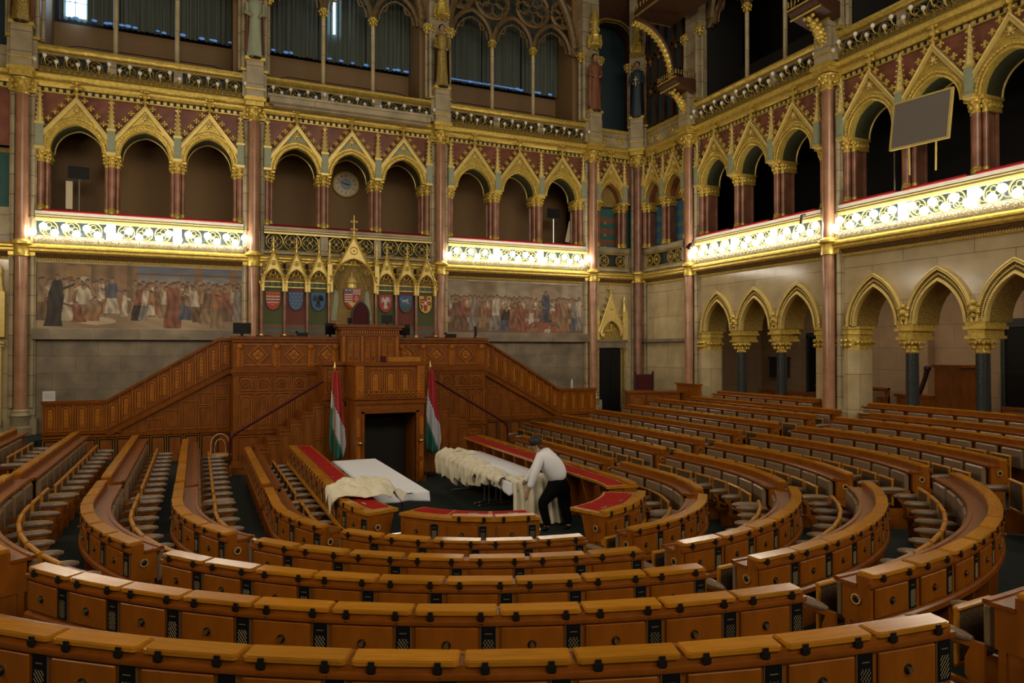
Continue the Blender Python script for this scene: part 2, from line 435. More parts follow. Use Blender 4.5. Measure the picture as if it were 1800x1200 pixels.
bpy.context.view_layer.update()
SEAT = Proto(seat); SEAT2 = Proto(seat2)

def seats(row, s0, s1, wing, where, from_, rng=None, rev=False):
    r, zn, zw = ROWS[row]; z = zw if wing else zn
    L = s1-s0; n = max(1, round(L/.52)); out = 0
    idx = [i for i in range(n)]
    if rng: idx = rng(n)
    for i in idx:
        s = s0+(i+.5)*L/n; x, y, a = at(r, s)
        nx, ny = sin(a), -cos(a); x -= nx*.270; y -= ny*.270
        if not seen(x, y, z-.3, 25): continue
        k = (n-1-i) if rev else i
        (SEAT2 if i == 0 else SEAT).put((x, y, z-.01), a, 'leather folding seat, %s %s, %s row, %s' % (ordn(k), from_, RNAME[row], where), 'folding seats of the %s row, %s' % (RNAME[row], where))

def sa(row, deg): return ROWS[row][0]*R(deg)
def sw(row, dy, sg): return sg*(ROWS[row][0]*PI/2+dy)
def zfl(row, wing):
    """floor under the outer face of the row"""
    return ROWS[row][2 if wing else 1]-.74
order = 'EDCBAGHI'
for k, row in enumerate('EDCBA'):
    f0 = zfl(row, False)
    a0 = -55 if row != 'A' else -56
    bench(row, sa(row,a0), sa(row,-2.6), False, 'curved oak desk bench with lids and speakers, %s row, centre-left section facing the camera' % RNAME[row], lowz=f0-.12)
    seats(row, sa(row,a0), sa(row,-2.6), False, 'centre-left section', 'from its left end', rng=lambda n: [0, n-1])
    bench(row, sa(row,3.2 if row != 'E' else 9), sa(row,54), False, 'curved oak desk bench sweeping away, %s row, between centre aisle and right-hand aisle' % RNAME[row], lowz=f0-.12)
    seats(row, sa(row,3.2 if row != 'E' else 9), sa(row,54), False, 'centre-right section', 'from centre aisle')
for row in 'EDCB':
    f0 = zfl(row, False)
    bench(row, sw(row,1.15,-1), sa(row,-60.5), False, 'short curved oak desk bench, %s row, left side below the cross aisle' % RNAME[row], lowz=f0-.12)
    seats(row, sw(row,1.15,-1), sa(row,-60.5), False, 'left side below cross aisle', 'from cross aisle')
for row in 'EDCBA':
    f0 = zfl(row, True)
    e = 5.8 if row == 'E' else 6.7
    bench(row, sw(row,e,-1), sw(row,1.55,-1), True, 'straight oak desk bench, %s row, left wing running to the panelled stair wall' % RNAME[row], lowz=f0-.1, drawers=(row == 'E'), hinges=False)
    seats(row, sw(row,e-.65,-1), sw(row,1.55,-1), True, 'far left wing', 'from cross aisle', rev=True)
for row in 'EDCBAGH':
    f0 = zfl(row, False)
    a0 = 62 if row != 'G' else 60
    if row == 'H': a0 = 62
    bench(row, sa(row,a0), sw(row,1.15,1), True, 'oak desk bench with leather-backed inner side, %s row, right side below the cross aisle' % RNAME[row], lowz=f0-.12, drawers=False, hinges=False)
    seats(row, sa(row,a0), sw(row,1.15,1), True, 'right side below cross aisle', 'from cross aisle', rev=True)
for row in 'EDCBAGH':
    f0 = zfl(row, True)
    st = {'E':1.5,'D':1.5,'C':1.55,'B':1.65,'A':1.72,'G':1.75,'H':1.95}[row]
    e = {'E':5.3,'G':7.5,'H':7.1}.get(row, 7.3)
    bench(row, sw(row,st,1), sw(row,e,1), True, 'straight oak desk bench, %s row, far right wing behind the cross aisle' % RNAME[row], lowz=f0-.1, drawers=False, hinges=False)
    seats(row, sw(row,st,1), sw(row,e,1), True, 'far right wing', 'from cross aisle')

# ------------------------------------------------------------------ floor tiers
def zt(row, s):
    r, zn, zw = ROWS[row]; zn -= .74; zw -= .74; q = r*PI/2
    if s < 0: t = (-s-q-1.15)/.4
    else: t = (s-r*R(54))/(r*R(8))
    t = min(1, max(0, t)); return zn*(1-t)+zw*t
fm = MB(); fm.box(-8, 13.3, -4, 18.7, -.3, 0.0)
edges = ['E','D','C','B','A','G','H']
rads = [ROWS[e][0]-.16 for e in edges]+[9.45]
for i, e in enumerate(edges):
    r0, r1 = rads[i], rads[i+1]
    smax = r0*PI/2+8.9; n = 150; vs = []
    for k in range(n+1):
        s = -smax+2*smax*k/n; q = r0*PI/2
        if abs(s) <= q: a = s/r0; d = 0
        else: a = math.copysign(PI/2, s); d = abs(s)-q
        for rr, zz in ((r0,-.25),(r0,zt(e,s)),(r1,zt(e,s)),(r1,-.25)):
            vs.append((CX+rr*sin(a), CY-rr*cos(a)+d, zz))
    fm.add(vs, [(k*4+j, k*4+(j+1)%4, (k+1)*4+(j+1)%4, (k+1)*4+j) for k in range(n) for j in range(4)])
vs = []
for k in range(61):   # outermost ring
    a = -PI/2+PI*k/60
    for rr, zz in ((9.4,.2),(9.4,.98),(15,.98),(15,.2)): vs.append((CX+rr*sin(a), CY-rr*cos(a), zz))
fm.add(vs, [(k*4+j, k*4+(j+1)%4, (k+1)*4+(j+1)%4, (k+1)*4+j) for k in range(60) for j in range(4)])
fm.box(13.3, 18.2, CY-6, 20.1, .2, .98); fm.box(-11, -5.5, CY, 20.1, .2, .98)
fm.box(11.0, 13.4, 17.1, 20.1, .2, .97); fm.box(-5.6, -3.2, 17.1, 20.1, .2, .97)
fm.box(-3.2, 11.0, 18.6, 20.1, .0, .97)
struct('floor', fm, 'green', smooth=False)
# brass nosing on the steps of the cross aisles is left as wooden treads
for i, (row, sg) in enumerate([('D',-1),('C',-1),('B',-1)]):
    pass

# ------------------------------------------------------------------ the setting: walls
W = 5.11
PX = [CX-1.5*W, CX-.5*W, CX+.5*W, CX+1.5*W]      # pillars of the back wall
PY = [17.24, 12.13, 7.02]                          # pillars of the right wall
YB = 20.0; XR = 13.45
def arch(cx, w, z0, h, n=14):
    """pointed arch polyline from right foot over the apex to the left foot"""
    Rr = (h*h+w*w/4)/w; am = math.asin(min(1, h/Rr)); out = []
    for k in range(n+1):
        a = am*k/n; out.append((cx+w/2-Rr+Rr*cos(a), z0+Rr*sin(a)))
    return out + [(2*cx-x, z) for x, z in out[-2::-1]]
def round_arch(cx, w, z0, n=12): return [(cx+w/2*cos(PI*k/n), z0+w/2*sin(PI*k/n)) for k in range(n+1)]

def opening_wall(mb, u0, u1, cs, w, z0, h, ztop, y0, y1):
    """solid wall above a row of arches"""
    cs = sorted(cs); b = [u0]+[(cs[i]+cs[i+1])/2 for i in range(len(cs)-1)]+[u1]
    for i, c in enumerate(cs):
        A = arch(c, w, z0, h); lo, hi = b[i], b[i+1]; n = len(A)
        top = [(hi+(lo-hi)*k/(n-1), ztop) for k in range(n)]
        mb.strip(A, top, y0, y1)
        mb.box(lo, c-w/2, y0, y1, z0, z0+.002); mb.box(c+w/2, hi, y0, y1, z0, z0+.002)
        # fill the triangle under the strip ends
        mb.strip([(c+w/2, z0),(c+w/2,z0)], [(hi, ztop),(hi, z0)], y0, y1)
        mb.strip([(c-w/2, z0),(c-w/2,z0)], [(lo, z0),(lo, ztop)], y0, y1)

def wall_obj(name, mb, m, rz, loc, **k):
    o = struct(name, mb, m, **k); o.location = loc; o.rotation_euler.z = rz; return o
OC = (-1.47, 0, 1.47)
BAYS = [(-1, (CX-W, YB, 0), 0, 'left bay of the back wall'), (1, (CX, YB, 0), 0, 'middle bay of the back wall'), (2, (CX+W, YB, 0), 0, 'right bay of the back wall'),
        (3, (XR, (PY[0]+PY[1])/2, 0), -PI/2, 'far bay of the right wall'), (4, (XR, (PY[1]+PY[2])/2, 0), -PI/2, 'near bay of the right wall')]
for i, (bi, loc, rz, nm) in enumerate(BAYS):
    wn = 'wall_back' if i < 3 else 'wall_right'
    mb = MB(); opening_wall(mb, -2.56, 2.56, OC, 1.1, 7.74, .66, 9.15, .08, .55)
    wall_obj(wn, mb, 'redp', rz, loc, smooth=False)
    mb = MB()   # lower wall
    if i < 3:
        mb.box(-2.56, 2.56, .05, .4, .2, 5.2); wall_obj(wn, mb, 'wallg' if i != 1 else 'stone', rz, loc, smooth=False)
    else:
        opening_wall(mb, -2.56, 2.56, OC, 1.08, 3.48, .86, 5.2, .05, .75); wall_obj(wn, mb, 'marble', rz, loc, smooth=False)
    mb = MB().box(-2.56, 2.56, .08, .5, 5.2, 6.26)   # parapet core, dark behind the tracery
    mb.box(-2.56, 2.56, .08, .5, 9.15, 10.14); wall_obj(wn, mb, 'stone', rz, loc, smooth=False)
    # gallery: floor, ceiling, rear wall
    dp = 1.7 if i < 3 else 3.4
    mb = MB().box(-2.56, 2.56, dp, dp+.2, 5.2, 9.3)
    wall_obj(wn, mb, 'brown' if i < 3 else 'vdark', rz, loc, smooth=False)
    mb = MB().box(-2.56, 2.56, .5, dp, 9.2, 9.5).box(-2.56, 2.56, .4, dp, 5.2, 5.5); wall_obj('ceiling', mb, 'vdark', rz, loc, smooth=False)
    # window zone behind the upper balustrade
    mb = MB().box(-2.56, 2.56, 1.5, 1.7, 9.5, 11.4).box(-2.56, 2.56, .4, 1.6, 9.9, 10.1)
    mb.box(-2.56, -2.2, .3, 1.6, 9.9, 17).box(2.05, 2.56, .3, 1.6, 9.9, 17)
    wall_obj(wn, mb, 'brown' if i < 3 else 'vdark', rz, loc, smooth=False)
# narrow corner bays
def corner(name, loc, rz, u0, u1, archs, side, skip=None):
    mb = MB(); mb.box(u0, u1, .05, .35, .2, 5.2); wall_obj(name, mb, 'marble', rz, loc, smooth=False)
    mb = MB(); mb.box(u0, u1, .08, .35, 5.2, 6.3).box(u0, u1, .08, .5, 9.15, 10.1); wall_obj(name, mb, 'stone', rz, loc, smooth=False)
    mb = MB(); opening_wall(mb, u0, u1, archs, .86, 7.74, .6, 9.15, .08, .3); wall_obj(name, mb, 'redp', rz, loc, smooth=False)
    mb = MB(); mb.box(u0, u1, .3, .4, 6.2, 7.62).mi(1).box(u0, u1, .29, .4, 7.62, 8.7); wall_obj(name, mb, ['teal' if side == 'b' else 'bluep','ochre'], rz, loc, smooth=False)
    # painted cloth stripes
    mb = MB()
    for a in archs:
        for k in range(3): mb.box(a-.42, a+.42, .292, .31, 6.42+.36*k, 6.58+.36*k)
        mb.mi(1).box(a-.42, a+.42, .288, .31, 7.60, 7.66).box(a-.42, a+.42, .288, .31, 6.2, 6.28)
        mb.mi(2)
        for k in range(3): mb.prism([(a-.07, 6.28+.4*k),(a+.07, 6.28+.4*k),(a, 6.42+.4*k)], .285, .30)
        mb.mi(0)
    o = wall_obj('trim_7', mb, ['rust' if side == 'b' else 'steel','dblack','ochre'], rz, loc, smooth=False)
    mb = MB(); mb.box(u0, u1, .9, 1.0, 10.0, 16); wall_obj(name, mb, 'navy', rz, loc, smooth=False)
    mb = MB(); mb.box(u0, u0+.22, .0, .9, 10.0, 16).box(u1-.22, u1, .0, .9, 10, 16)
    A = arch((u0+u1)/2, u1-u0-.44, 13.2, .7); mb.strip(A, [(x, 15.9) for x, z in A], .3, .8)
    wall_obj(name, mb, 'oriel', rz, loc, smooth=False)
    mb = MB().tube([(x,.28,z) for x, z in A], .04, 6).tube([(x*.96+(u0+u1)*.02,.34,z-.06) for x, z in A], .02, 6).tube([(A[0][0],.28,10.1),(A[0][0],.28,13.2)], .03, 6).tube([(A[-1][0],.28,10.1),(A[-1][0],.28,13.2)], .03, 6)
    wall_obj('trim_8', mb, 'goldd', rz, loc)
corner('wall_back', (PX[3], YB, 0), 0, .0, XR-PX[3]+.2, [.70], 'b')
corner('wall_right', (XR, YB, 0), -PI/2, -.2, YB-PY[0], [.86, 1.98], 'r')
corner('wall_back', (PX[0], YB, 0), 0, -1.9, 0, [-.95], 'b')
struct('wall_left', MB().box(-5.95, -5.63, 14, 20.2, .2, 12), 'marble', smooth=False)
struct('wall_right', MB().box(17.6, 17.9, 2, 20.3, .9, 5.2), 'beige', smooth=False)
struct('wall_right', MB().box(13.6, 17.8, 18.9, 19.2, .9, 5.2), 'beige', smooth=False)
struct('ceiling', MB().box(13.9, 17.8, 2, 20.3, 5.12, 5.22), 'beige', smooth=False)
# ambulatory pilasters with round arches between
mb = MB()
for y in (12.9, 8.4): mb.box(17.35, 17.6, y-.25, y+.25, .98, 5.2)
struct('wall_right', mb, 'beige', smooth=False)

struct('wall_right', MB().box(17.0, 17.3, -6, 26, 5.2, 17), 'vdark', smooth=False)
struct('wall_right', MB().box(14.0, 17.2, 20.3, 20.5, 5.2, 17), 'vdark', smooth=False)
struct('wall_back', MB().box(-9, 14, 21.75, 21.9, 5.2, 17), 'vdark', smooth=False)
# lines that run the length of the walls
def cornice(name, prof, mats, segs, rz, loc):
    mb = MB()
    for (u0, u1) in segs:
        for mi_, poly in prof: mb.mi(mi_).prism([(-d, z) for d, z in poly], u0, u1, 'yz')
    o = mb.build(name, mats); o['kind'] = 'structure'; o.location = loc; o.rotation_euler.z = rz; return o
def low_prof():
    return [(0, [(0,5.07),(.05,5.07),(.06,5.11),(.02,5.12),(0,5.12)]), (1, [(0,5.12),(.04,5.12),(.12,5.24),(0,5.24)]),
            (0, [(0,5.24),(.15,5.24),(.20,5.28),(.20,5.33),(.24,5.36),(.24,5.40),(.16,5.46),(0,5.46)])]
def up_prof():
    return [(0, [(0,9.10),(.04,9.10),(.04,9.13),(0,9.13)]), (0, [(0,9.22),(.10,9.22),(.14,9.30),(.14,9.34),(.22,9.40),(.24,9.48),(.20,9.53),(0,9.55)])]
segs_b = [(-5.6-CX+CX-0, XR)]
cornice('trim_1', low_prof(), ['gold','friez'], [(-5.6, XR)], 0, (0, YB+.05, 0))
cornice('trim_2', low_prof(), ['gold','friez'], [(-20, -2)], -PI/2, (XR+.05, 0, 0))
cornice('trim_3', up_prof(), ['gold'], [(-5.6, XR)], 0, (0, YB+.08, 0))
cornice('trim_4', up_prof(), ['gold'], [(-20, -2)], -PI/2, (XR+.08, 0, 0))
# rope bead along the lower cornice, dentils along the upper
def beads(name, u0, u1, rz, loc, z, r, step, m):
    mb = MB(); n = int((u1-u0)/step)
    for k in range(n): mb.ball((u0+step*(k+.5), -.055, z), r, 6, 4)
    o = mb.build(name, m); o['kind'] = 'structure'; o.location = loc; o.rotation_euler.z = rz
beads('trim_1', -5.6, XR, 0, (0, YB+.05, 0), 5.115, .022, .055, 'goldp'); beads('trim_2', -20, -2, -PI/2, (XR+.05, 0, 0), 5.115, .022, .055, 'goldp')
def dentils(name, u0, u1, rz, loc):
    mb = MB(); mb.mi(1).box(u0, u1, -.02, .0, 9.115, 9.23); mb.mi(0); n = int((u1-u0)/.15)
    for k in range(n): mb.box(u0+.15*k, u0+.15*k+.08, -.05, 0, 9.125, 9.205)
    o = mb.build(name, ['goldp','dblack'], smooth=False); o['kind'] = 'structure'; o.location = loc; o.rotation_euler.z = rz
dentils('trim_3', -5.6, XR, 0, (0, YB+.08, 0)); dentils('trim_4', -20, -2, -PI/2, (XR+.08, 0, 0))
# ledge under the murals
mb = MB().box(PX[0]+.2, PX[3], -.14, .05, 3.20, 3.38).box(PX[0]+.2, PX[3], -.10, .05, 3.38, 3.46)
o = struct('trim_5', mb, 'wallg', smooth=False); o.location = (0, YB, 0)
mb = MB().box(XR-.12, XR, PY[0], YB, 3.2, 3.3); struct('trim_6', mb, 'wallg', smooth=False)

# ------------------------------------------------------------------ pillars
def leafy(mb, r0, r1, z0, z1, n=8, br=.03, c=(0,0)):
    """gilded foliage capital"""
    mb.lathe([(r0,z0),(r0*1.12,z0+.02),(r0*.98,z0+.05),(r0*1.02,z0+(z1-z0)*.55),(r1*.86,z1-.06),(r1,z1-.045),(r1,z1)], 16, (c[0],c[1],0))
    for row, (t, q) in enumerate(((.42,1.12),(.74,1.16))):
        rr = (r0+(r1-r0)*t)*q; z = z0+(z1-z0)*t
        for k in range(n):
            a = 2*PI*(k+.5*row)/n; mb.ball((c[0]+rr*cos(a), c[1]+rr*sin(a), z), br, 6, 4, (1,1,1.2))
def make_pillar(shaft='pinkm'):
    t = thing('marble_pillar', (0,0,0), 0, 'p', 'pillar', 'tall marble pillars between the bays')
    mb = MB().box(-.27,.27,.0,.16,.95,9.1)
    mb.tube([(-.20,-.03,1.6),(-.20,-.03,8.9)], .05, 8).tube([(.20,-.03,1.6),(.20,-.03,8.9)], .05, 8)
    mb.build('pilaster', 'stone', t)
    mb = MB().lathe([(.135,1.55),(.13,1.6),(.128,9.0)], 18, (0,-.12,0)); mb.build('shaft', shaft, t)
    mb = MB().lathe([(.23,.95),(.23,1.15),(.19,1.18),(.19,1.38),(.21,1.42),(.16,1.50),(.17,1.53),(.135,1.57)], 12, (0,-.12,0)).box(-.32,.32,-.12,.1,.95,1.35)
    mb.build('base', 'stone', t)
    mb = MB().lathe([(.14,5.12),(.165,5.14),(.155,5.17),(.155,5.36),(.17,5.39),(.225,5.42),(.225,5.47),(.14,5.53)], 20, (0,-.12,0)).box(-.27,.27,-.09,.1,5.16,5.44); mb.build('ring', 'gold', t)
    mb = MB(); leafy(mb, .14, .22, 8.93, 9.28, 9, .036, (0,-.12)); mb.box(-.28,.28,-.10,.05,9.0,9.25)
    for k in range(5): mb.ball((-.24+.12*k, -.10, 9.08+.06*(k%2)), .04, 6, 4)
    mb.build('capital', 'gold', t)
    mb = MB().box(-.22,.22,-.34,.08,9.30,9.55).box(-.27,.27,-.40,.08,9.42,9.50); mb.build('cornice_block', 'gold', t)
    mb = MB().box(-.21,.21,-.32,.2,9.55,10.5).box(-.30,.30,-.2,.2,9.55,10.2); mb.build('pedestal', 'stone', t)
    mb = MB().box(-.25,.25,-.36,.1,10.48,10.56).box(-.23,.23,-.34,.1,9.72,9.76).box(-.34,.34,-.14,.1,10.25,10.32); mb.build('pedestal_moulding', 'gold', t)
    mb = MB().box(-.30,.30,.0,.5,10.2,17); 
    for sx in (-.27,.27): mb.tube([(sx,-.03,10.3),(sx,-.03,12.3)], .055, 8)
    for sx in (-.36,.36): mb.tube([(sx,.10,10.3),(sx,.10,12.3)], .045, 8)
    mb.build('upper_pilaster', 'stone', t)
    mb = MB()
    for sx in (-.27,.27,-.38,.38): leafy(mb, .055, .10, 12.15, 12.42, 6, .03, (sx,-.0))
    mb.build('upper_capital', 'gold', t)
    bpy.context.view_layer.update(); return Proto(t)
PIL = make_pillar()
PL = ['left of the long mural, leftmost in view', 'between the first mural and the gilded canopy', 'between the gilded canopy and the second mural', 'right of the second mural, beside the dark door']
for x, l in zip(PX, PL): PIL.put((x, YB-.02, 0), 0, 'orange marble pillar with gold ring, '+l, 'tall marble pillars between the bays')
for y, l in zip(PY, ['at the far end of the lower arcade', 'between the two groups of lower arches', 'at the near end of the right wall']):
    PIL.put((XR-.02, y, 0), -PI/2, 'orange marble pillar with gold ring on right wall, '+l, 'tall marble pillars between the bays')
cp = make_pillar('redm').o
cp.location = (XR-.13, YB-.13, 0); cp.rotation_euler.z = -PI/4
cp['label'] = 'darker red marble pillar standing in the corner of two walls'

# ------------------------------------------------------------------ gallery arcade
def crocket(mb, x, y, z, r=.042):
    mb.ball((x, y, z), r*.8, 6, 4)
    for dx, dz in ((-1,0),(1,0),(0,1),(0,-1)): mb.ball((x+dx*r, y-.01, z+dz*r), r*.55, 5, 4)
def make_gable(face, w=1.12, narrow=1.0):
    t = thing('gable_arch', (0,0,0), 0, 'g', 'arch', 'gilded gables over the gallery arches')
    A = arch(0, w*narrow-.02, 7.74, .64); Bo = arch(0, w*narrow+.26, 7.74, .80)
    mb = MB().strip(A, Bo, -.10, .10)
    n = len(A)
    for k in range(1, n-1):
        for f in (.5,):
            x = A[k][0]*(1-f)+Bo[k][0]*f; z = A[k][1]*(1-f)+Bo[k][1]*f; mb.ball((x,-.115,z), .032, 5, 4)
            if k+1 < n:
                x2 = (x+A[k+1][0]*(1-f)+Bo[k+1][0]*f)/2; z2 = (z+A[k+1][1]*(1-f)+Bo[k+1][1]*f)/2; mb.ball((x2,-.115,z2), .022, 5, 4)
    mb.tube([(x,-.10,z) for x, z in A], .022, 6).tube([(x,-.09,z) for x, z in Bo], .018, 6)
    mb.build('archivolt', 'gold', t)
    # soffit of the deep arch
    mb = MB().strip(arch(0, w*narrow-.03, 7.74, .635), A, .10, .56); mb.build('soffit', 'dgreen', t)
    MB().tube([(x,.55,z) for x, z in arch(0, w*narrow-.03, 7.74, .63)], .024, 6).build('inner_edge', 'goldp', t)
    hw = .67*narrow; ap = 8.98; ft = 8.14; mb = MB()
    G = [(hw-(hw)*(k/ (n//2)), ft+(ap-ft)*k/(n//2)) for k in range(n//2+1)]; G += [(-x, z) for x, z in G[-2::-1]]
    mb.strip(Bo, G, -.06, .08); mb.build('gable_face', face, t)
    mb = MB()
    for sg in (-1, 1):
        p0, p1 = (sg*hw*1.03, ft-.03), (0, ap+.02); L = hypot(p1[0]-p0[0], p1[1]-p0[1]); dx, dz = (p1[0]-p0[0])/L, (p1[1]-p0[1])/L; nx, nz = -dz*sg, dx*sg
        q = [(p0[0], p0[1]), (p1[0], p1[1]), (p1[0]+nx*0, p1[1]-.13), (p0[0]-nx*.0, p0[1]-.13)]
        mb.prism(q if sg > 0 else q[::-1], -.13, .0)
        mb.tube([(p0[0],-.14,p0[1]),(p1[0],-.14,p1[1])], .02, 6)
    mb.ball((0,-.08,8.70), .06, 8, 5)
    for k in range(6): mb.ball((.075*cos(k*PI/3), -.075, 8.70+.075*sin(k*PI/3)), .03, 5, 4)
    mb.build('raking_moulding', 'goldp', t)
    cm = None
    for sg in (-1, 1):
        for k in range(5):
            f = .06+.20*k; p = (sg*(hw*(1-f)+.075), -.11, ft+(ap-ft)*f+.085)
            if cm is None: b_ = MB(); crocket(b_, 0, 0, 0, .050); cm = b_.build('crocket', 'gold', t, loc=p)
            else: c_ = cm.copy(); COL.objects.link(c_); c_.parent = t; c_.location = p
    mb = MB().tube([(0,-.10,ap-.02),(0,-.10,ap+.16),(0,-.10,ap+.40)], [.035,.03,.02], 8)
    for z, r in ((ap+.12,.06),(ap+.25,.09),(ap+.38,.07)):
        mb.ball((0,-.10,z), r*.8, 6, 4)
        for sg in (-1, 1): mb.ball((sg*r,-.11,z), r*.55, 5, 4)
    mb.build('finial', 'gold', t)
    bpy.context.view_layer.update(); return Proto(t)
M['dgreen'] = mat('dark_green_damask_soffit', (.060,.062,.022), .6, noise=.6, nscale=22)
GG = make_gable('gold'); GS = make_gable('sage'); GN = make_gable('gold', narrow=.8)
def make_pinnacle():
    t = thing('pinnacle', (0,0,0), 0, 'p', 'pinnacle', 'pinnacles between the gallery gables')
    mb = MB().box(-.085,.085,-.16,.05,7.74,8.30).box(-.055,.055,-.17,-.1,7.82,8.2); mb.build('pedestal', 'sage', t)
    mb = MB().box(-.10,.10,-.17,.05,7.70,7.76).box(-.10,.10,-.175,.05,8.28,8.33)
    mb.lathe([(.10,8.33),(.075,8.45),(.06,8.6),(.04,8.8),(.03,8.92),(.06,8.98),(.03,9.03),(.012,9.12)], 8, (0,-.10,0))
    for k in range(5):
        z = 8.42+.11*k; r = .095-.010*k
        for a in range(4): mb.ball((r*cos(a*PI/2+.78), -.10+r*sin(a*PI/2+.78), z), .022, 5, 4)
    for sg in (-1, 1): mb.ball((sg*.05,-.12,8.98), .025, 5, 4)
    mb.build('spire', 'goldp', t)
    bpy.context.view_layer.update(); return Proto(t)
PN = make_pinnacle()
def make_col(single=False):
    t = thing('gallery_column', (0,0,0), 0, 'c', 'column', 'red marble columns of the upper gallery')
    xs = [(-.115,.07,.05),(0,-.02,.075),(.115,.07,.05)]
    mb = MB()
    for x, y, r in xs: mb.tube([(x,y,6.40),(x,y,7.46)], r, 12)
    mb.box(-.09,.09,.05,.46,6.3,7.46)
    for x in (-.1,0,.1): mb.tube([(x,.42,6.40),(x,.42,7.46)], .045, 8)
    mb.build('shaft', 'redm', t)
    mb = MB()
    for x, y, r in xs: leafy(mb, r, r*1.35, 7.44, 7.70, 6, .030, (x, y-.01))
    mb.box(-.20,.20,-.10,.5,7.68,7.74).box(-.17,.17,.1,.48,7.46,7.68)
    for k in range(4): mb.ball((.18,.1+.11*k,7.58),.04,6,4).ball((-.18,.1+.11*k,7.58),.04,6,4)
    mb.build('capital', 'gold', t)
    mb = MB()
    for x, y, r in xs: mb.lathe([(r*1.35,6.28),(r*1.35,6.31),(r*1.05,6.35),(r*1.2,6.38),(r,6.42)], 10, (x, y, 0))
    mb.build('base', 'gold', t)
    bpy.context.view_layer.update(); return Proto(t)
GC = make_col()
def wp(loc, rz, u, d, z=0): return (loc[0]+u*cos(rz)+d*-sin(rz)*-1*-1 if False else loc[0]+u*cos(rz)-d*sin(rz), loc[1]+u*sin(rz)+d*cos(rz), z)
PLC = ['left', 'middle', 'right']; PLR = ['farthest', 'middle', 'nearest']
for i, (bi, loc, rz, nm) in enumerate(BAYS):
    names = PLC if i < 3 else PLR
    for k, u in enumerate(OC):
        p = wp(loc, rz, u, .0)
        if not seen(p[0], p[1], 8.3, 80): continue
        (GS if i == 1 else GG).put(p, rz, '%s gallery arch and gable, %s one, %s' % ('green-faced gilded' if i == 1 else 'gilded', names[k], nm), 'gilded gables over the gallery arches')
    for k, u in enumerate((-2.22, -.735, .735, 2.22)):
        p = wp(loc, rz, u, 0)
        if not seen(p[0], p[1], 8.0, 40): continue
        w4 = ['at its left end', 'left of its middle arch', 'right of its middle arch', 'at its right end'][k] if i < 3 else ['at its far end', 'beyond its middle arch', 'nearer than its middle arch', 'at its near end'][k]
        PN.put(p, rz, 'slender gilded pinnacle, %s, %s' % (nm, w4), 'pinnacles between the gallery gables')
        GC.put(wp(loc, rz, u, .1), rz, 'red marble gallery column, %s, %s' % (nm, w4), 'red marble columns of the upper gallery')
for (loc, rz, us, nm) in (((PX[3], YB, 0), 0, (.70,), 'over the dark corner door'), ((XR, YB, 0), -PI/2, (.86, 1.98), 'beside the corner pillar')):
    for k, u in enumerate(us):
        GN.put(wp(loc, rz, u, 0), rz, 'narrow gilded gable arch framing a painted panel, %s%s' % (nm, ', '+('farther','nearer')[k] if len(us) > 1 else ''), 'narrow gables in the corner')
    ends = [us[0]-.5]+[(us[k]+us[k+1])/2 for k in range(len(us)-1)]+[us[-1]+.5]
    for k, u in enumerate(ends):
        PN.put(wp(loc, rz, u, 0), rz, 'slender gilded pinnacle of the corner, %s, %s' % (nm, ordn(k)+' one'), 'pinnacles in the corner')
        GC.put(wp(loc, rz, u, -.02), rz, 'red marble corner column with gilt capital, %s, %s' % (nm, ordn(k)+' one'), 'red columns in the corner')

